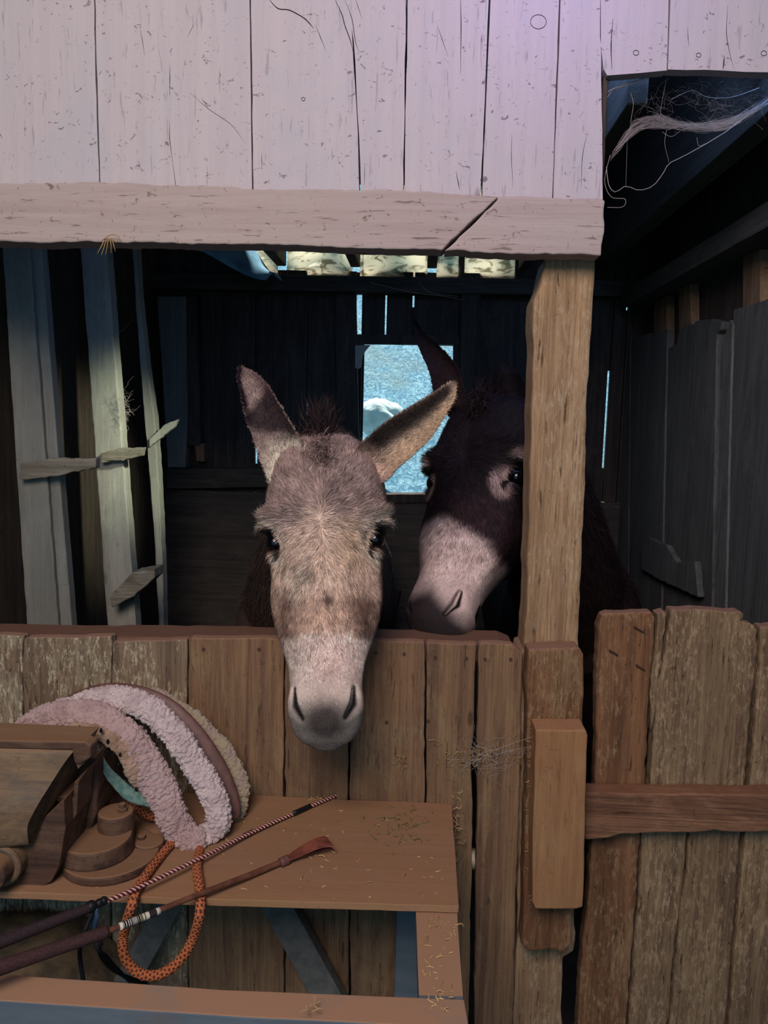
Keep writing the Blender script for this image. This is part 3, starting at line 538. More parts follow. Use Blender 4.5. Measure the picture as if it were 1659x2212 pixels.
P = [sphere(atY(x, y, 1.272), .003, 8, 6, (1, 1, 1.5)) for x, y in ((126, 1572), (172, 1572), (218, 1578), (233, 1602), (232, 1625), (260, 1630), (256, 1652), (275, 1678), (282, 1660), (294, 1705))]
V, Fc = join(P); obj('burrs', V, Fc, M['blackstrap'], sg, kind='stuff')
rr = [atY(479+9*math.cos(t), 1806+8*math.sin(t), 1.335) for t in np.linspace(0, 5.9, 20)]; V, Fc = tube(rr, .0018, 8); obj('buckle_ring', V, Fc, M['steel'], sg, smooth=True)
# ================================================================ ropes
def rope(name, pts, r, n, m, colf, mat, bump=.0012, parent=None):
    C = spline(pts, n); T, A, B = frames(C, (0.1, 1, .2)); th = np.arange(m)*2*math.pi/m
    L = np.concatenate([[0], np.cumsum(np.linalg.norm(np.diff(C, axis=0), axis=1))])
    U, TH = np.meshgrid(L, th, indexing='ij'); col, hh = colf(U, TH)
    rr = r*np.ones_like(U)+bump*hh
    R = C[:, None]+A[:, None]*(rr*np.cos(TH))[..., None]+B[:, None]*(rr*np.sin(TH))[..., None]
    V, Fc = loft(R); return obj(name, V, Fc, mat, parent, smooth=True, attr=col.reshape(-1, 3))
def c3(h): return np.array(lin(h)[:3])
def orange(U, TH):
    p = TH/(2*math.pi)*6; u = U/.0062
    h = np.abs(np.sin(math.pi*(u+p)))*np.abs(np.sin(math.pi*(u-p)))
    cell = (np.floor(u+p)+np.floor(u-p)) % 3
    col = c3('b56a44')[None, None]*(.72+.4*h[..., None]); dk = (np.abs(((p+.5*np.floor(u)) % 1)-.5) < .2) & (np.abs((u % 1)-.5) < .27)
    col = np.where(dk[..., None], c3('4a2a2a'), col); return col, h-.4*dk
rp = thing('lead_rope', atZ(410, 1860, zb), 'orange braided rope with dark flecks hanging in a loop over the bench edge', 'rope')
e = zb+.0075
Pn = [atY(392, 1800, 1.30)+[0, 0, 0], np.array([*atZ(352, 1852, zb)[:2], e]), np.array([*atZ(300, 1925, zb)[:2], e+.001]), atY(284, 1958, atZ(284, 1940, zb)[1]-.018), atY(267, 2020, 1.12), atY(268, 2065, 1.10), atY(300, 2102, 1.09), atY(345, 2105, 1.09), atY(388, 2075, 1.10), atY(418, 2025, 1.11), atY(432, 1970, atZ(430, 1945, zb)[1]-.02), np.array([*atZ(431, 1930, zb)[:2], e+.001]), np.array([*atZ(426, 1880, zb)[:2], e]), atY(436, 1815, 1.30)]
rope('rope_loop', Pn, .0072, 900, 36, orange, M['ropeo'], .0011, rp)
rope('rope_loop', [atY(262, 1690, 1.33), atY(285, 1735, 1.33), atY(310, 1758, 1.335), atY(350, 1768, 1.34), atY(380, 1765, 1.36)], .0072, 300, 36, orange, M['ropeo'], .0011, rp)
def braid(U, TH):
    p = TH/(2*math.pi); u = U/.0075; s = (u+p*2) % 1; h = np.abs(np.sin(math.pi*(u*2+p*4)))
    col = np.where((s < .3)[..., None] & ((np.floor(u*1.0+p*2) % 1) < 1)[..., None], c3('e3bfae'), c3('5c2530')); return col, h
w1 = thing('braided_whip', atZ(350, 1900, zb), 'riding whip with a dark grip and red and white braided shaft across the bench', 'whip')
def onz(x, y, dz): return atZ(x, y, zb+dz)
rope('shaft', [onz(206, 1957, .022), onz(300, 1917, .020), onz(430, 1855, .018), onz(540, 1800, .009), onz(640, 1755, .006), onz(725, 1719, .006)], .0031, 1200, 16, braid, M['braid'], .0004, w1)
V, Fc = tube([onz(-160, 2092, .024), onz(-20, 2043, .024), onz(195, 1960, .022)], [.0095, .0092, .0075], 20, 60); obj('grip', V, Fc, M['grip'], w1, smooth=True)
for x, y in ((197, 1958), (214, 1951), (224, 1946)): V, Fc = sphere(onz(x, y, .023), .0068 if x > 200 else .009, 16, 10); obj('knot', V, Fc, M['black'], w1, smooth=True)
for (x, y), (x2, y2) in (((634, 1757), (670, 1741)), ((527, 1806), (548, 1796))): V, Fc = tube([onz(x, y, .0075), onz(x2, y2, .0065)], .0046, 12, 6); obj('wrap', V, Fc, M['black'], w1, smooth=True)
V, Fc = tube([onz(203, 1962, .02), onz(206, 1985, .0), onz(204, 2010, -.02)], [.006, .007, .005], 10, 16, ra=1, rb=.4); obj('wrist_strap', V, Fc, M['bluestrap'], w1, smooth=True)
V, Fc = tube([onz(204, 2008, -.02), onz(222, 2062, -.05), atY(262, 2105, 1.15), atY(330, 2140, 1.16)], [.005, .008, .009, .008], 10, 30, ra=1, rb=.3); obj('wrist_strap', V, Fc, M['blackstrap'], w1, smooth=True)
V, Fc = tube([onz(200, 1970, .015), onz(180, 2020, -.01), atY(172, 2060, 1.1), atY(180, 2118, 1.1)], .0035, 8, 30); obj('wrist_strap', V, Fc, M['blackstrap'], w1, smooth=True)
w2 = thing('riding_crop', atZ(450, 1930, zb), 'riding crop with a maroon grip, barcode sticker and folded red-brown leather tip', 'riding crop')
V, Fc = tube([onz(-160, 2150, .030), onz(0, 2090, .029), onz(233, 2012, .024)], [.0105, .0105, .0085], 20, 60); obj('grip', V, Fc, M['grip2'], w2, smooth=True)
V, Fc = tube([onz(225, 2015, .024), onz(430, 1932, .017), onz(540, 1890, .010), onz(612, 1861, .006)], [.0042, .0045, .005, .005], 14, 60); obj('shaft', V, Fc, M['shaft'], w2, smooth=True)
V, Fc = tube([onz(258, 2002, .0235), onz(345, 1967, .021)], .0053, 18, 12); obj('sticker', V, Fc, M['white'], w2, smooth=True, label='white barcode sticker')
P = []
x = 264.
while x < 300:
    wd = rnd.choice([1.2, 2.2, 3.2]); t = (x-258)/87; t2 = (x+wd-258)/87
    a = onz(258+87*t, 2002-35*t, .0235-.0025*t); b = onz(258+87*t2, 2002-35*t2, .0235-.0025*t2); P.append(cyl(a, b-a, .0056, np.linalg.norm(b-a), 18)); x += wd+rnd.choice([1.2, 2])
V, Fc = join(P); obj('barcode', V, Fc, M['black'], w2)
for t, t2 in ((.5, .56), (.6, .63), (.72, .9)):
    a = onz(258+87*t, 2002-35*t, .0235-.0025*t); b = onz(258+87*t2, 2002-35*t2, .0235-.0025*t2); V, Fc = cyl(a, b-a, .0056, np.linalg.norm(b-a), 18); obj('barcode', V, Fc, M['strawg'] if t2 < .7 else M['grip'], w2)
V, Fc = tube([onz(606, 1864, .007), onz(622, 1857, .007)], .0085, 20, 6); obj('keeper_ring', V, Fc, M['leather'], w2, smooth=True)
L0 = [(618, 1850), (625, 1867)]; R = []
cen = [onz(620, 1857, .006), onz(650, 1843, .006), onz(685, 1830, .005), onz(708, 1824, .006), onz(716, 1826, .014), onz(708, 1818, .022), onz(680, 1824, .022), onz(645, 1842, .014), onz(622, 1855, .01)]
C = spline(cen, 50); side = onz(625, 1869, 0)-onz(612, 1846, 0); side /= np.linalg.norm(side)
wd = np.interp(np.linspace(0, 1, 50), [0, .2, .4, .5, .6, .8, 1], [.007, .014, .017, .018, .018, .014, .007]); T = np.gradient(C, axis=0); T /= np.linalg.norm(T, axis=1)[:, None]; Nn = np.cross(T, side)
R = [[C[k]+side*s*wd[k]+Nn[k]*u*.0012 for s, u in ((-1, -1), (-.5, -1), (.5, -1), (1, -1), (1, 1), (.5, 1), (-.5, 1), (-1, 1))] for k in range(50)]
V, Fc = loft(R); obj('leather_flap', V, Fc, M['redleather'], w2, smooth=False, bevel=.0004)
# ================================================================ straw and webs
def bits(n, fn, L, r, seed):
    rr = random.Random(seed); P = []
    for _ in range(n):
        p, nrm = fn(rr); a = rr.uniform(0, 6.28); l = rr.uniform(.3, 1)*L
        if nrm == 'z': d = np.array([math.cos(a), math.sin(a), rr.uniform(-.05, .15)])
        else: d = np.array([math.cos(a), rr.uniform(-.15, .15), math.sin(a)])
        e_ = np.array([rr.gauss(0, 1) for _ in range(3)])*l*.15; P.append(tube([p, p+d*l*.5+e_, p+d*l], [r, r, r*.5], 4, 5))
    return join(P)
def stuff(name, VF, mat, label, cat): V, Fc = VF; return tag(obj(name, V, Fc, mat), label, cat, kind='stuff')
def gz(cx, cy, sx, sy): return lambda r: (atZ(r.gauss(cx, sx), r.gauss(cy, sy), zb+.001), 'z')
stuff('hay_crumbs', bits(90, gz(860, 1785, 40, 22), .014, .001, 1), M['strawg'], 'green hay crumbs scattered on the right of the plywood', 'hay')
stuff('straw_bits', bits(60, lambda r: (atZ(r.uniform(480, 960), r.uniform(1750, 1940), zb+.001), 'z'), .013, .0010, 2), M['straw'], 'pale straw bits strewn over the plywood bench top', 'straw')
stuff('straw_bits', bits(12, gz(205, 1905, 10, 4), .014, .001, 3), M['straw'], 'small pale straw clump on the bench in front of the vise', 'straw')
stuff('straw_bits', bits(50, lambda r: (atZ(r.uniform(915, 985), r.uniform(1985, 2180), zf+.001), 'z'), .014, .0010, 4), M['straw'], 'straw bits on the right side rail of the bench frame', 'straw')
stuff('straw_bits', bits(8, gz(672, 2175, 8, 4), .018, .0008, 5), M['straw'], 'straw sprig on the front rail of the bench frame', 'straw')
stuff('straw_bits', bits(22, gz(690, 1722, 18, 3), .016, .0007, 6), M['straw'], 'straw at the back edge of the bench by the whip tip', 'straw')
stuff('hay_wisps', bits(70, lambda r: (atY(r.gauss(1030, 45), r.gauss(1630, 14), 1.466), 'y'), .022, .0007, 7), M['straw'], 'tangle of hay caught in a cobweb on the partition by the post', 'hay')
stuff('hay_wisps', bits(14, lambda r: (atY(r.gauss(862, 10), r.gauss(1648, 10), 1.466), 'y'), .022, .0007, 8), M['straw'], 'few straws stuck to the partition right of the pale donkey nose', 'hay')
stuff('hay_wisps', bits(26, lambda r: (atY(r.gauss(988, 4), r.gauss(1790, 40), 1.462), 'y'), .018, .0008, 9), M['straw'], 'straw stuck along the partition at the right bench corner', 'hay')
stuff('hay_wisps', bits(60, lambda r: (atY(r.gauss(1147, 3), r.uniform(1560, 1960), 1.44), 'y'), .014, .0006, 10), M['straw'], 'dusty straw along the left side of the orange-brown block', 'hay')
def strands(paths, r=.0006, n=24): return [tube([atY(x, y, Y) for x, y, Y in p], r_, 4, n) for p, r_ in paths]
A1 = [(1318, 335, 1.52), (1352, 290, 1.53), (1372, 262, 1.54), (1420, 250, 1.56), (1480, 268, 1.58), (1560, 262, 1.6), (1620, 235, 1.6), (1680, 205, 1.6)]
B1 = [(1318, 345, 1.52), (1360, 298, 1.53), (1400, 276, 1.54), (1450, 278, 1.56), (1500, 280, 1.58), (1560, 280, 1.6), (1620, 252, 1.6), (1680, 210, 1.6)]
ws = []
a, b = spline(A1, 60), spline(B1, 60)
rr = random.Random(5)
for k in range(110):
    f = rr.random(); c = a*(1-f)+b*f; i0 = rr.randint(0, 30); i1 = min(60, i0+rr.randint(20, 45)); j = c[i0:i1:4].copy(); j[:, 1] += [rr.gauss(0, 3) for _ in j]
    if len(j) > 2: ws.append((j.tolist(), .00016))
ws += [([(1310, 360, 1.52), (1315, 400, 1.52), (1330, 415, 1.52), (1352, 402, 1.53), (1380, 411, 1.54), (1410, 402, 1.55), (1432, 375, 1.56), (1446, 353, 1.57), (1480, 336, 1.58), (1560, 290, 1.6), (1620, 245, 1.6), (1680, 200, 1.6)], .0007),
 ([(1318, 335, 1.52), (1306, 390, 1.52), (1320, 425, 1.51), (1350, 430, 1.5), (1345, 447, 1.5), (1312, 448, 1.49)], .0005), ([(1352, 402, 1.53), (1355, 300, 1.54)], .0002),
 ([(1310, 200, 1.52), (1335, 188, 1.53), (1370, 176, 1.53), (1410, 165, 1.53), (1470, 160, 1.53), (1560, 164, 1.53), (1670, 166, 1.53)], .0011), ([(1308, 215, 1.52), (1330, 192, 1.53), (1385, 176, 1.53), (1420, 158, 1.53)], .0006),
 ([(1312, 170, 1.52), (1310, 200, 1.52), (1306, 260, 1.52)], .0012), ([(1362, 200, 1.54), (1368, 225, 1.54), (1362, 265, 1.54)], .0004), ([(1440, 170, 1.54), (1430, 220, 1.55), (1425, 260, 1.56)], .0003),
 ([(1450, 215, 1.56), (1480, 200, 1.57), (1500, 196, 1.57), (1530, 210, 1.58), (1580, 210, 1.59), (1640, 190, 1.6)], .0005), ([(1440, 280, 1.56), (1436, 310, 1.56), (1445, 350, 1.57)], .0003), ([(1430, 285, 1.56), (1450, 295, 1.56), (1470, 283, 1.57)], .0003), ([(1505, 297, 1.58), (1510, 315, 1.58), (1525, 310, 1.58)], .0003)]
for k in range(110):
    x0 = rr.uniform(1370, 1650); y0 = rr.uniform(175, 265)-max(0, x0-1560)*.2; p = [(x0, y0, 1.56)]
    for _ in range(4): x0 += rr.gauss(6, 11); y0 += rr.gauss(3, 9); p.append((x0, min(y0, 285), 1.57))
    ws.append((p, .00008))
V, Fc = join(strands(ws)); tag(obj('cobweb', V, Fc, M['web']), 'large dusty cobweb stretched in the dark opening at top right', 'cobweb')
def tangle(cx, cy, sx, sy, Y, n, seed, st=8):
    r = random.Random(seed); out = []
    for _ in range(n):
        x, y = r.gauss(cx, sx), r.gauss(cy, sy); p = []
        for _ in range(4): p.append((x, y, Y)); x += r.gauss(0, st); y += r.gauss(2, st)
        out.append((p, .00022))
    return out
V, Fc = join(strands(tangle(268, 880, 6, 16, 2.28, 60, 3), n=12)); tag(obj('cobweb', V, Fc, M['web']), 'small tangled cobweb between the lit stud and the thin stud', 'cobweb')
V, Fc = tube([atY(240, 730, 2.29), atY(268, 710, 2.3), atY(291, 686, 2.62)], .0004, 4, 16); tag(obj('cobweb', V, Fc, M['web']), 'single cobweb thread strung between the two pale studs, above the tangle', 'cobweb')
V, Fc = join(strands(tangle(1050, 1630, 40, 10, 1.462, 50, 4, 16)+[([(1000, 1660, 1.46), (1060, 1625, 1.45), (1110, 1605, 1.44), (1155, 1590, 1.43)], .0004), ([(960, 1640, 1.46), (1040, 1640, 1.45), (1100, 1622, 1.44), (1150, 1612, 1.43)], .0003)], n=12)); tag(obj('cobweb', V, Fc, M['web']), 'dusty cobweb threads from the partition to the post', 'cobweb')
V, Fc = join(strands([([(800, 610, 3.2), (860, 625, 3.15), (900, 633, 3.15), (960, 640, 3.15), (1000, 648, 3.2)], .0008), ([(905, 612, 3.2), (930, 632, 3.15), (990, 640, 3.2)], .0008)])); tag(obj('cobweb', V, Fc, M['web']), 'thin sagging cobweb along the dark timber above the window', 'cobweb')
# cobweb / broken board corner hanging in the window
V, Fc = slab([(767, 746), (800, 745), (790, 757), (783, 768), (780, 790), (777, 796), (767, 795)], 'Y', YB-.055, .012, .001, .01)
tag(obj('window_shim', V, Fc, M['stud']), 'pale chipped corner piece at the upper left of the window opening', 'board')
# ================================================================ donkeys
from mathutils.kdtree import KDTree
def nrm(v): v = np.array(v, float); return v/np.linalg.norm(v)
TT = [-.1, -.04, .0, .05, .11, .17, .25, .30, .36, .45, .52, .60, .68, .75, .81, .86, .91, .95, .975, 1.]
WW = [.03, .060, .083, .098, .110, .115, .118, .108, .101, .102, .101, .093, .079, .069, .0635, .064, .063, .055, .042, .014]
DO = [.09, .045, .022, .010, .004, .0, -.002, -.002, 0, .002, .002, .003, .004, .004, .002, .000, .004, .016, .028, .05]
DD = [.05, .12, .17, .21, .25, .27, .29, .30, .30, .28, .25, .21, .165, .14, .13, .13, .125, .10, .07, .01]
def smooth(a, b, x): t = np.clip((x-a)/(b-a), 0, 1); return t*t*(3-2*t)
def donkey(cfg):
    Pw = atY(*cfg['poll']); Mw = atY(*cfg['muzzle']); L = np.linalg.norm(Mw-Pw); A = (Mw-Pw)/L
    V_ = -nrm(cfg['dorsal']); V_ = nrm(V_-A*np.dot(V_, A)); Rt = np.cross(A, V_)
    if Rt[0] < 0: Rt = -Rt
    s = cfg['ws']
    def W(x, y, t): return Pw+np.outer(t*L, A)+np.outer(x, Rt)+np.outer(y, V_)
    def loc(Q): d = Q-Pw; return d@Rt/s, d@V_/s, d@A/L
    # ---- head surface
    n, m = 230, 200
    ts = np.concatenate([np.linspace(-.1, .93, n-50), .93+.07*np.sin(np.linspace(0, 1, 51)[1:]*math.pi/2)]); ph = np.arange(m)*2*math.pi/m
    w, do, dd = (np.interp(ts, TT, q) for q in (WW, DO, DD))
    k = np.ones(9)/9
    def sm(a): e = np.concatenate([np.full(4, a[0]), a, np.full(4, a[-1])]); r = np.convolve(e, k, 'valid'); r[-8:] = a[-8:]; return r
    w, do, dd = sm(w), sm(do), sm(dd)
    e = np.interp(ts, [0, .3, .5, .75, .9, 1], [.85, .8, .86, .95, .95, 1])[:, None]
    S, C_ = np.sin(ph)[None], np.cos(ph)[None]
    sx = np.sign(S)*np.abs(S)**e; cy = np.sign(C_)*np.abs(C_)**e
    jaw = 1-np.interp(ts, [0, .15, .55, .75, 1], [.1, .22, .25, .12, .1])[:, None]*np.clip(-C_, 0, 1)
    X = w[:, None]*sx*jaw; yc = do+.36*dd
    Y = yc[:, None]-np.where(cy > 0, .36, .64)*dd[:, None]*cy; T = ts[:, None]*np.ones_like(X)
    # bridge of the nose slightly raised, cheeks falling away
    br = smooth(.36, .5, T)*(1-smooth(.72, .85, T)); X = X*(1-.10*br*np.clip(C_, 0, 1)*1.0)
    Z = T*.53; N = np.stack([S*1.+0*X, -C_+0*X, 0*X], -1); N[..., 0] *= 1; N /= np.linalg.norm(N, axis=-1)[..., None]
    d = np.zeros_like(X)
    G = lambda cx, cy_, cz, a, b, c: np.exp(-((X-cx)/a)**2-((Y-cy_)/b)**2-((Z-cz)/c)**2)
    EX, EY, EZ = .0925, .056, .174
    for q in (-1, 1):
        d += .018*G(q*.108, .036, .130, .024, .035, .016)       # brow ridge
        d += .006*G(q*.085, .01, .122, .03, .03, .012)
        d -= .018*G(q*EX, EY-.012, EZ+.002, .022, .026, .015)   # eye socket
        d += .005*G(q*.10, .06, .205, .03, .03, .016)
        d -= .006*G(q*.06, .02, .25, .022, .03, .06)             # hollow beside the nose bridge
        d += .006*G(q*.088, .06, .265, .02, .02, .07)            # facial crest
        d -= .004*G(q*.075, .0, .075, .03, .04, .03)
        d += .007*G(q*.05, .02, .46, .014, .03, .03)             # nostril wing
        d -= .004*G(q*.06, .03, .385, .02, .05, .03)
    d += .005*G(0, -.002, .34, .03, .03, .12)+.004*G(0, 0, .10, .05, .04, .05)+.006*G(0, .02, .48, .03, .05, .025)
    # nostril slits
    def seg(x, z, a, b):
        a, b = np.array(a), np.array(b); ab = b-a; t = np.clip(((x-a[0])*ab[0]+(z-a[1])*ab[1])/(ab@ab), 0, 1)
        return np.hypot(x-a[0]-ab[0]*t, z-a[1]-ab[1]*t), t
    NA, NB, NC = (.0515, .430), (.0500, .457), (.036, .479)
    front = (Y < (yc+.25*dd)[:, None])
    dn, tn = seg(np.abs(X), Z, NA, NB); dn2_, _ = seg(np.abs(X), Z, NB, NC); dn = np.minimum(dn/(.45+.65*tn), dn2_/(1.1-.6*_))
    d -= np.where(front, .020*np.exp(-(dn/.0052)**2)*1., 0); d += np.where(front, .0015*np.exp(-((dn-.013)/.007)**2), 0)
    # mouth line
    ml = np.exp(-((Y-(yc+.30*dd)[:, None])/.006)**2)*smooth(.78, .86, T)*(1-smooth(.97, .99, T)); d -= .004*ml
    X2, Y2 = X+N[..., 0]*d, Y+N[..., 1]*d
    V, Fc = loft([W(X2[i]*s, Y2[i]*s, T[i]) for i in range(len(ts))]); parts = [(V, Fc)]
    # ---- eyelids
    def eyef(q): return nrm(A*.85-Rt*q*.5), nrm(-A*.5-Rt*q*.85)
    EB = []
    for q in (-1, 1):
        ec = W(np.array([q*(EX+.001)*s]), np.array([(EY-.001)*s]), np.array([EZ/.53]))[0]; sl, up_ = eyef(q); EB.append((ec, sl, up_))
        v, f = sphere((0, 0, 0), .027*s, 28, 20, (1, .72, .5)); parts.append((v@np.array([sl, np.cross(sl, up_), up_])+ec+up_*.0152*s-V_*.004*s, f))
        v, f = sphere((0, 0, 0), .020*s, 28, 20, (1., 1.2, .6)); parts.append((v@np.array([Rt, V_, A])+ec+A*.026*s-Rt*q*.008*s, f))
        v, f = sphere((0, 0, 0), .024*s, 28, 20, (1.05, 1.2, .45)); parts.append((v@np.array([Rt, V_, A])+ec-A*.028*s+Rt*q*.006*s, f))
    # ---- ears
    ears = []
    for E in cfg['ears']:
        Le = spline([[*p, y] for p, y in zip(E['L'], E['Y'])], 46); Re = spline([[*p, y] for p, y in zip(E['R'], E['Y'])], 46); R = []; Gd = []
        b = nrm(E['back'])
        for i in range(46):
            a, c = atY(*Le[i]), atY(*Re[i]); wd = np.linalg.norm(a-c); vs_ = np.linspace(-1, 1, 17); u = i/45
            fr_ = [(a+c)/2+(c-a)/2*v*(1-.0*u)+b*(E['cup']*wd*(1-v*v)**.9*(1-.3*u)) for v in vs_]
            th_ = .0085*(1-.45*u); bk = [p+b*th_*(.75+.25*(1-abs(v)**3)) for p, v in zip(fr_, vs_)]
            R.append(fr_+bk[::-1]); Gd += [(p, u, v, 0) for p, v in zip(fr_, vs_)]+[(p, u, v, 1) for p, v in zip(bk, vs_)]
        root = np.array(R[0]).mean(0)+np.array(E['root']); R = [root+(np.array(R[0])-np.array(R[0]).mean(0))*.6]+R
        parts.append(loft(R)); ears.append(Gd)
    # ---- neck, trunk, legs, tail
    hb = W(np.array([0.]), np.array([.12*s]), np.array([.10]))[0]; hb2 = W(np.array([0.]), np.array([.10*s]), np.array([.28]))[0]
    nk = [hb]+[np.array(p) for p in cfg['neck']]; C = spline(nk, 40); parts.append(tube(C, cfg['nr'], 40, ra=.86, rb=1.1, up=(0, 0, 1)))
    parts.append(tube([np.array(p) for p in cfg['trunk']], [.12, .2, .235, .25, .25, .24, .21, .12], 48, 40, ra=.92, rb=1.05))
    tx, ty0 = cfg['trunk'][0][0], cfg['trunk'][0][1]; ex = cfg['trunk'][-1]
    for q in (-1, 1):
        parts.append(tube([(tx+q*.10, ty0+.1, .85), (tx+q*.11, ty0+.08, .62), (tx+q*.11, ty0+.06, .44), (tx+q*.11, ty0+.06, .38), (tx+q*.11, ty0+.05, .15), (tx+q*.11, ty0+.03, .07), (tx+q*.11, ty0+.01, 0)], [.1, .07, .04, .042, .027, .034, .048], 20, 40, up=(0, 1, 0)))
        hx, hy = ex[0]+q*.11, ex[1]-.12
        parts.append(tube([(hx, hy, .88), (hx, hy-.08, .62), (hx, hy+.03, .43), (hx, hy+.05, .38), (hx, hy+.03, .15), (hx, hy, .07), (hx, hy-.02, 0)], [.14, .085, .045, .038, .028, .034, .046], 20, 40, up=(0, 1, 0)))
    parts.append(tube([(ex[0], ex[1]-.02, 1.06), (ex[0], ex[1]+.07, .95), (ex[0], ex[1]+.08, .7), (ex[0], ex[1]+.07, .45)], [.03, .02, .018, .03], 12, 24, up=(0, 1, 0)))
    V, Fc = join(parts)
    me = bpy.data.meshes.new('tmp'); me.from_pydata(V.tolist(), [], Fc); me.update(); ob = bpy.data.objects.new('tmp', me); COL.objects.link(ob)
    r = ob.modifiers.new('r', 'REMESH'); r.mode = 'VOXEL'; r.voxel_size = .0031; r.use_smooth_shade = True
    sm_ = ob.modifiers.new('s', 'SMOOTH'); sm_.iterations = 3; sm_.factor = .5
    dg = bpy.context.evaluated_depsgraph_get(); ev = bpy.data.meshes.new_from_object(ob.evaluated_get(dg)); bpy.data.objects.remove(ob)
    nv = len(ev.vertices); V = np.empty(nv*3, np.float32); ev.vertices.foreach_get('co', V); V = V.reshape(-1, 3).astype(float)
    q = np.array([tuple(p.vertices) if len(p.vertices) == 4 else tuple(p.vertices)+(p.vertices[2],) for p in ev.polygons]); bpy.data.meshes.remove(ev)
    N = vnormals(V, q)
    # ---- which vertices belong to an ear
    eu = np.full(len(V), -1.); evv = np.zeros(len(V)); es = np.zeros(len(V)); ei = np.full(len(V), -1)
    for k_, Gd in enumerate(ears):
        kd = KDTree(len(Gd)); pts = np.array([g[0] for g in Gd])
        for i, g in enumerate(Gd): kd.insert(g[0], i)
        kd.balance(); lo, hi = pts.min(0)-.012, pts.max(0)+.012; cand = np.where(((V > lo) & (V < hi)).all(1))[0]
        for i in cand:
            _, j, dist = kd.find(V[i])
            if dist < .007: eu[i] = Gd[j][1]; evv[i] = Gd[j][2]; es[i] = Gd[j][3]; ei[i] = k_
    x, y, t = loc(V)
    col = cfg['color'](V, x, y, t, ei, eu, evv, es, N)
    dn2, ta_ = seg(np.abs(x), t*.53, NA, NB); dnb, tb_ = seg(np.abs(x), t*.53, NB, NC); dn2 = np.minimum(dn2/(.45+.65*ta_), dnb/(1.1-.6*tb_)); isn = (dn2 < .0075) & (y < .10) & (t < 1) & (ei < 0) & (t > .7)
    for ec, sl, up_ in EB:
        dv = V-ec; uu = dv@up_; ss = dv@sl; wd_ = smooth(.003*s, -.001*s, np.abs(uu+.003)-.0045*s*cfg.get('eyew', 1)-.35*np.clip(.012-ss, 0, .03))*smooth(.036*s*cfg.get('eyew', 1)**.5, .029*s, np.abs(ss-.006))*(np.linalg.norm(dv, axis=1) < .04*s); col = blend(col, '120e10', wd_*.95)
    wn = np.exp(-(dn2/.0058)**4)*isn; col = col*(1-wn[:, None])+c3('0d0a0b')*wn[:, None]
    # ---- the thing
    root = thing('donkey', (cfg['trunk'][3][0], cfg['trunk'][3][1], 0), cfg['label'], 'donkey')
    # ---- fur strands lie in the same mesh as the body
    rs = np.random.RandomState(cfg['seed'])
    ctr = V[q].mean(1); a_ = np.linalg.norm(np.cross(V[q[:, 2]]-V[q[:, 0]], V[q[:, 3]]-V[q[:, 1]]), axis=1)/2
    fx, fy, ft = loc(ctr); fe = ei[q[:, 0]]
    dens = np.where(fe >= 0, 1.3, np.where((ft < 1) & (ft > -.05) & (np.abs(fx) < .15) & (fy < .2), 1.6, .22))
    dens = dens*np.where((ft > .80) & (fe < 0) & (fy < .2), .45, 1)*np.where((ctr[:, 2] < 1.05) & (dens < .3), 0, 1)
    eyes = [e_[0] for e_ in EB]
    for ec in eyes: dens = dens*np.where(np.linalg.norm(ctr-ec, axis=1) < .026*s, 0.15, 1)
    cz = CAM-ctr; fn = N[q[:, 0]]; dens = dens*np.where(np.einsum('ij,ij->i', cz/np.linalg.norm(cz, axis=1)[:, None], fn) > -.35, 1, .15)
    dens = dens*np.where(dn2[q[:, 0]]*isn[q[:, 0]] > 0, .0, 1)
    p_ = a_*dens; p_ /= p_.sum(); n_ = cfg['nf']; fi = rs.choice(len(q), n_, p=p_)
    r1, r2 = rs.rand(n_, 1), rs.rand(n_, 1); qf = q[fi]
    B = V[qf[:, 0]]*(1-r1)*(1-r2)+V[qf[:, 1]]*r1*(1-r2)+V[qf[:, 2]]*r1*r2+V[qf[:, 3]]*(1-r1)*r2
    Nn = N[qf[:, 0]]; bx_, by_, bt_ = loc(B); be = ei[qf[:, 0]]; bu = eu[qf[:, 0]]
    wa = smooth(.15, .40, bt_)*2-1; sw1 = vnoise(B, 45, 3); sw2 = vnoise(B, 45, 9)
    lat = np.sign(bx_)*(.25+.9*np.exp(-((bt_-.27)/.16)**2))*smooth(0, .01, np.abs(bx_))
    D = Rt[None]*(lat+.45*sw1)[:, None]+A[None]*(wa*1.1+.35*sw2)[:, None]
    for k_, E in enumerate(cfg['ears']):
        ax = nrm(atY(*E['L'][-1], E['Y'][-1])-atY(*E['L'][0], E['Y'][0])); ac = nrm(atY(*E['R'][1], E['Y'][0])-atY(*E['L'][1], E['Y'][0]))
        D = np.where((be == k_)[:, None], ax[None]*1.+ac[None]*(.9*evv[qf[:, 0]]*(1-.4*bu))[:, None]+.25*rs.randn(n_, 3), D)
    bodyf = (be < 0) & ((bt_ < -.05) | (np.abs(bx_) > .15) | (by_ > .2) | (bt_ > 1.05)); D = np.where(bodyf[:, None], np.array([0, .4, -1.])[None]+.35*rs.randn(n_, 3), D)
    D = D+.18*rs.randn(n_, 3); D -= Nn*np.einsum('ij,ij->i', D, Nn)[:, None]; D /= np.linalg.norm(D, axis=1)[:, None]+1e-9
    ln = np.where(be >= 0, .006+.016*np.clip(.3-bu, 0, 1), np.interp(bt_, [0, .3, .55, .68, .78, 1], [.019, .015, .014, .008, .0035, .0025])); ln = np.where(bodyf, .03, ln)*(1+.5*np.exp(-((bt_-.25)/.03)**2)*(np.abs(bx_) > .07)*(be < 0))*cfg['fl']*rs.uniform(.6, 1.2, n_)
    lift = np.where(be >= 0, .3, np.where(bodyf, .35, .30))+.08*rs.randn(n_)
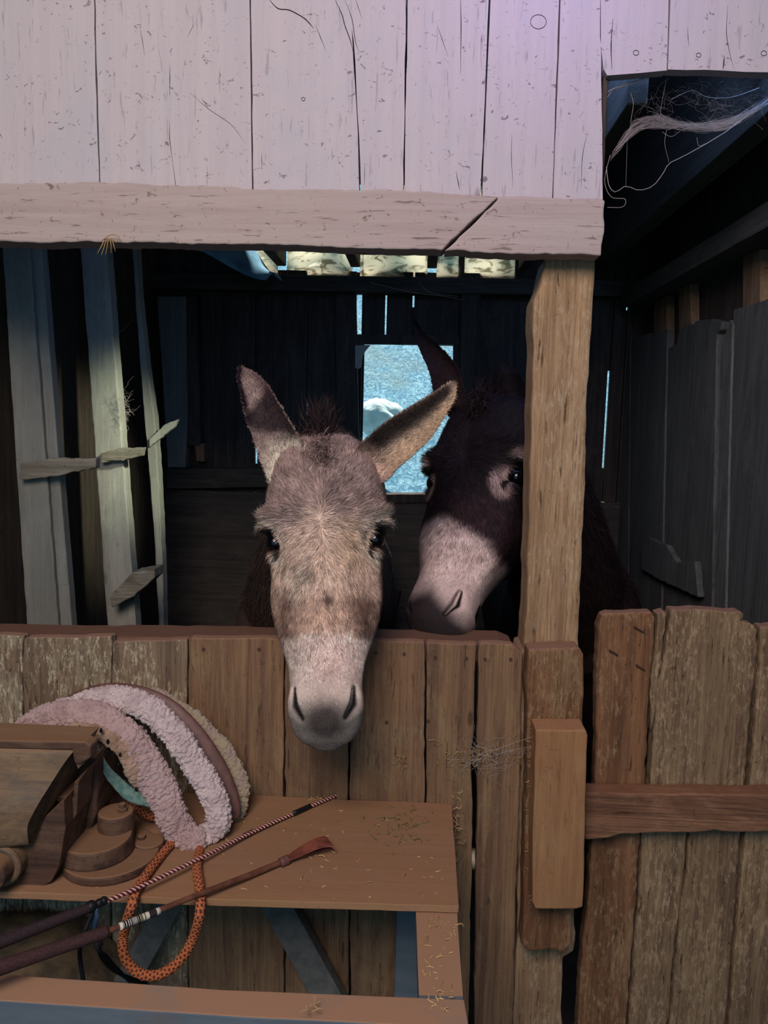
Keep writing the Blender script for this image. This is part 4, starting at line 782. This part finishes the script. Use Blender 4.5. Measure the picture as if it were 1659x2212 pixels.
    S_ = np.cross(D, Nn); wd = (.00042+.00018*rs.rand(n_))*np.where(bodyf, 1.6, 1); wd = (wd*np.interp(bt_, [0, .7, .85], [1, .9, .6]))[:, None]
    l_ = ln[:, None]; p1 = B+D*l_*.5+Nn*l_*.5*lift[:, None]; p2 = B+D*l_+Nn*l_*lift[:, None]*.55+S_*l_*.12*rs.randn(n_, 1)
    FV = np.stack([B-S_*wd, B+S_*wd, p1+S_*wd*.8, p1-S_*wd*.8, p2], 1).reshape(-1, 3)
    fc = col[qf[:, 0]]*(1+.34*rs.randn(n_, 1))*(1+.40*vnoise(B, 170, 5)+.25*vnoise(B, 70, 8))[:, None]; fc = np.clip(fc*cfg.get('fgain', 1.1), .002, .9); FC_ = np.repeat(fc, 5, 0)
    i0 = len(V)+5*np.arange(n_)
    nf_ = len(q); faces = q.tolist()+np.stack([i0, i0+1, i0+2, i0+3], 1).tolist()+np.stack([i0+3, i0+2, i0+4], 1).tolist()
    o = obj('body', np.vstack([V, FV]), faces, None, root, smooth=True, attr=np.vstack([col, FC_]), mats=[M['hide'], M['fur']], fm=np.concatenate([np.zeros(nf_), np.ones(2*n_)]))
    for ec in eyes:
        v, f = sphere(ec, .018*s, 40, 30); obj('eye', v, f, M['eye'], root, smooth=True)
    # ---- mane and forelock tufts
    def tuft(name, pts, n, ln, dr, c, spread=.5, wd=.0007):
        P_ = spline(pts, 40); Vv = []; Ff = []; Cc = []; rs2 = np.random.RandomState(3)
        for i in range(n):
            b = P_[rs2.randint(40)]+rs2.randn(3)*.012; d_ = nrm(np.array(dr)+rs2.randn(3)*spread); l = ln*rs2.uniform(.4, 1.1); sd = nrm(np.cross(d_, rs2.randn(3)))*wd; bend = rs2.randn(3)*.25
            k0 = len(Vv); Vv += [b-sd, b+sd, b+d_*l*.5+sd, b+d_*l*.5-sd, b+d_*l+bend*l*.3]; Ff += [(k0, k0+1, k0+2, k0+3), (k0+3, k0+2, k0+4)]; cc = c3(c)*rs2.uniform(.5, 1.5); Cc += [cc]*5
        obj(name, np.array(Vv), Ff, M['fur'], root, smooth=True, attr=np.array(Cc))
    for tf in cfg['tufts']: tuft(*tf)
    return root
def blend(c, col, w): return c*(1-w[:, None])+c3(col)*w[:, None]
def front_color(V, x, y, t, ei, eu, ev, es, N):
    n1, n2, n3 = vnoise(V, 28, 1), vnoise(V, 80, 2), vnoise(V, 11, 4); c = np.tile(c3('8d7670'), (len(V), 1)); g = lambda cx, ct, a, b: np.exp(-((x-cx)/a)**2-((t-ct)/b)**2)
    ax = np.abs(x)
    c = blend(c, 'c0a392', smooth(.20, .32, t-ax*.9+.03*n1)); c = blend(c, 'b08e7c', .7*smooth(.48, .56, t+.02*n1)*(1-smooth(.60, .66, t+.02*n2)))
    c = blend(c, '54423f', .8*g(0, .075, .016, .022)); c = blend(c, '77625c', .5*g(0, .15, .035, .05)); c = blend(c, '5c443c', .9*np.clip(g(-.065, .53, .022, .05)+g(.07, .55, .025, .06)+g(-.07, .63, .02, .05)+g(.072, .64, .02, .05), 0, 1))
    c = blend(c, '443430', .9*np.clip(g(.008, .535, .010, .018)*1.2+.5*g(-.02, .45, .014, .03), 0, 1)); c = blend(c, 'b9ab9c', .6*np.clip(g(-.04, .47, .02, .06), 0, 1)); c = blend(c, 'a98a68', .5*g(.055, .36, .03, .09))
    mz = smooth(.625, .66, t+.012*n2-.25*ax*ax/.01*.02+(ax > .05)*-.01); c = blend(c, 'c9b3a8', mz); c = blend(c, 'dbb4ab', .6*g(.02, .72, .035, .08)*mz)
    c = blend(c, '8d827a', smooth(.82, .90, t+.01*n1)); c = blend(c, '3e3634', .95*np.clip(np.exp(-((x-.002)/.038)**2-((t-.915)/.062)**2)*1.35, 0, 1)); c = blend(c, '6f645e', smooth(.95, .99, t))
    for q in (-1, 1):
        d = np.sqrt((x-q*.094)**2+(y-.046)**2+(t*.53-.172)**2); c = blend(c, 'b5a493', .6*np.exp(-((d-.036)/.012)**2)); 
        c = blend(c, '564640', .35*np.exp(-((x-q*.10)/.03)**2-((t-.225)/.02)**2))
    c = c*(1+.16*n1+.14*n2)[:, None]
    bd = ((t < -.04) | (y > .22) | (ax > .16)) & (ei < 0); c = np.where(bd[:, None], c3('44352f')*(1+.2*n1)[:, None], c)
    for k in (0, 1):
        s = ei == k; u = eu; e = np.tile(c3('a58b78' if k else '9a807a'), (len(V), 1))
        if k == 0:
            e = blend(e, 'c9b9a6', smooth(.30, .12, u+.05*n1)); e = blend(e, '2c2026', .93*smooth(.2, .32, u+.06*n1+.1*ev)*(1-smooth(.52, .62, u+.1*n1-.08*ev))); e = blend(e, '1c141a', smooth(.78, .95, u-.15*ev)); e = blend(e, '5f3a40', .6*smooth(.3, .9, ev)*smooth(.5, .7, u))
            e = blend(e, '1e161c', smooth(-.45, -.75, ev)*smooth(.35, .6, u))
        else:
            e = blend(e, 'b39478', .8*smooth(-.1, .5, ev)); e = blend(e, '1d1618', .95*smooth(.03, .12, u)*(1-smooth(.80, .93, u))*np.exp(-((ev+.45+.15*np.cos(u*3))/.55)**4)); e = blend(e, '2a1e1c', smooth(.88, .97, u)*.9); e = blend(e, 'bb9787', smooth(.2, .03, u)*.8)
        e = np.where((es > .5)[:, None], c3('8a736a')*(1-.7*smooth(.6, 1, u))[:, None], e)*(1+.12*n2)[:, None]; c = np.where(s[:, None], e, c)
    return np.clip(c, .003, .9)
def brown_color(V, x, y, t, ei, eu, ev, es, N):
    n1, n2 = vnoise(V, 26, 1), vnoise(V, 80, 2); ax = np.abs(x); c = np.tile(c3('191115'), (len(V), 1)); c = blend(c, '322022', .6*smooth(.3, .5, t)*(ax < .2))
    c = blend(c, 'c4a8a0', smooth(.50, .57, t+.02*n1-.9*(x+.02)*(x > -.02)-.4*np.clip(-x-.05, 0, 1)-.25*np.clip(y-.03, 0, 1))*(smooth(.20, .12, y)));
    c = blend(c, '2c2324', smooth(.77, .87, t+.015*n1-1.6*np.clip(x-.005, 0, .1)-.6*np.clip(y-.06, 0, .1))*(t > .6))
    for q in (-1, 1):
        d = np.sqrt((x-q*.076)**2*1.5+(y-.040)**2*.5+(t*.53-.190)**2*.8); d2 = np.sqrt((x-q*.096)**2+(y-.03)**2*.5+(t*.53-.140)**2*3); c = blend(c, '9c807c', .95*np.clip(smooth(.033, .018, d+.007*n1)+.8*smooth(.020, .008, d2), 0, 1)*(ei < 0))
    bd = ((t < -.04) | (y > .22) | (ax > .16)) & (ei < 0); c = np.where(bd[:, None], c3('2a1b1b')[None], c)
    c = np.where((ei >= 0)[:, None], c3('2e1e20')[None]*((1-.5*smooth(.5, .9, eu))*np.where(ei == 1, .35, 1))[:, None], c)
    return np.clip(c*(1+.2*n1+.1*n2)[:, None], .002, .9)
pale = dict(poll=(694, 948, 1.42), muzzle=(699, 1624, 1.21), dorsal=(.03, -1, 0), ws=1., seed=1, nf=120000, fl=1., label='pale grey-fawn donkey resting its head over the partition, facing the camera', color=front_color,
  ears=[dict(L=[(583, 1045), (563, 1000), (545, 945), (528, 900), (519, 855), (511, 815), (514, 790)], R=[(668, 990), (648, 945), (625, 905), (603, 868), (580, 832), (551, 803), (518, 789)], Y=[1.435, 1.43, 1.425, 1.42, 1.415, 1.41, 1.41], back=(-.25, 1, .1), cup=.32, root=(.02, .03, -.02)),
        dict(L=[(752, 985), (786, 950), (830, 912), (880, 880), (925, 852), (962, 829), (985, 818)], R=[(832, 1042), (862, 1010), (902, 976), (932, 945), (960, 902), (983, 862), (989, 822)], Y=[1.435, 1.43, 1.43, 1.43, 1.425, 1.42, 1.42], back=(.15, 1, .05), cup=.30, root=(-.02, .03, -.02))],
  neck=[(-.215, 1.64, 1.33), (-.27, 1.85, 1.16), (-.3, 2.05, 1.0)], nr=[.085, .115, .15, .2], trunk=[(-.3, 1.86, .98), (-.3, 1.98, .96), (-.3, 2.15, .93), (-.3, 2.4, .91), (-.3, 2.6, .92), (-.3, 2.8, .95), (-.3, 2.95, .98), (-.3, 3.06, .98)],
  tufts=[('mane', [atY(700, 950, 1.47), atY(690, 905, 1.56), atY(640, 1000, 1.72), atY(600, 1130, 1.9)], 1500, .045, (.1, .1, 1.), '2c2022', .35), ('forelock', [atY(690, 955, 1.43), atY(700, 975, 1.415), atY(695, 1000, 1.41)], 500, .022, (0, -.4, -.5), '7d6660', .8)])
brown = dict(eyew=1.6, poll=(1034, 850, 1.84), muzzle=(903, 1378, 1.54), dorsal=(-.60, -.85, 0), ws=1.18, seed=2, nf=70000, fl=1.3, label='dark brown donkey with a pale muzzle and eye ring, half hidden behind the post', color=brown_color,
  ears=[dict(L=[(940, 880), (928, 810), (908, 762), (895, 725), (887, 690), (880, 660)], R=[(1010, 880), (995, 805), (972, 770), (945, 742), (912, 712), (881, 659)], Y=[1.85, 1.85, 1.85, 1.85, 1.85, 1.85], back=(.1, 1, 0), cup=.3, root=(.03, .03, -.03)),
        dict(L=[(1060, 880), (1060, 830), (1064, 800), (1070, 785), (1076, 775), (1080, 766)], R=[(1140, 880), (1134, 830), (1120, 805), (1108, 792), (1095, 778), (1081, 765)], Y=[1.88, 1.89, 1.9, 1.92, 1.93, 1.94], back=(.1, 1, 0), cup=.3, root=(-.03, .03, -.03))],
  neck=[(.34, 2.02, 1.30), (.42, 2.15, 1.12), (.46, 2.28, .98)], nr=[.11, .14, .17, .2], trunk=[(.46, 2.1, .98), (.47, 2.2, .96), (.48, 2.3, .93), (.5, 2.5, .91), (.5, 2.7, .92), (.5, 2.85, .95), (.5, 2.98, .98), (.5, 3.08, .98)],
  tufts=[('mane', [atY(1045, 850, 1.88), atY(1120, 860, 1.98), atY(1220, 960, 2.1), atY(1270, 1060, 2.2)], 1200, .05, (.05, .1, 1.), '241718', .35), ('forelock', [atY(1035, 850, 1.84), atY(1025, 880, 1.80)], 500, .04, (-.3, -.4, -.7), '241718', .5)])
donkey(pale); donkey(brown)
# ================================================================ light
sc = bpy.context.scene
w = bpy.data.worlds.new('world'); sc.world = w; w.use_nodes = True; bg = w.node_tree.nodes['Background']
bg.inputs[0].default_value = (.30, .60, .85, 1); bg.inputs[1].default_value = 1.0
def light(name, kind, loc, aim, power, colr, size=1., size_y=None, spot=None, blend_=.3, radius=.1):
    l = bpy.data.lights.new(name, kind); l.energy = power; l.color = colr; o = bpy.data.objects.new(name, l); COL.objects.link(o); o.location = loc
    d = Vector(aim)-Vector(loc); o.rotation_euler = d.to_track_quat('-Z', 'Y').to_euler()
    if kind == 'AREA': l.size = size; l.shape = 'RECTANGLE' if size_y else 'SQUARE'; l.size_y = size_y or size
    if kind == 'SPOT': l.spot_size = spot; l.spot_blend = blend_; l.shadow_soft_size = radius
    if kind == 'POINT': l.shadow_soft_size = radius
    return o
light('aisle_lamp', 'AREA', (-.35, -.75, 2.8), (.05, 1.5, 1.2), 59, (1., .88, .82), 1.0)
light('violet_lamp', 'POINT', (.22, 1.20, 2.38), (0, 0, 0), 2.8, (.38, .25, 1.), radius=.12)
light('added_stud_spot', 'SPOT', (.12, 1.70, 2.02), (-.98, 2.45, 1.40), 115, (.93, 1., .74), spot=math.radians(27), blend_=.9, radius=.05)  # added spot hidden inside the stall to brighten the left studs, no window there
light('added_blue_fill', 'AREA', (.0, 1.62, 2.30), (.05, 3.0, 1.7), 5, (.22, .42, 1.), 1.5, .15)  # added blue fill hidden behind the upper planks, lifts the dark stall interior
light('added_blue_fill_right', 'AREA', (.55, 1.57, 2.36), (.7, 2.6, 2.15), 5, (.25, .45, 1.), .6, .08)  # second added blue fill, unseen, brightens the opening at top right
s = light('sun', 'SUN', (0, 6, 8), (0, 6, 8), 10, (1., .98, .95)); s.rotation_euler = Vector((.0, -.24, -.95)).to_track_quat('-Z', 'Y').to_euler(); s.data.angle = .02
sc.view_settings.view_transform = 'Standard'; sc.view_settings.look = 'None'; sc.view_settings.gamma = 1; sc.view_settings.exposure = 0.; sc.view_settings.use_curve_mapping = False
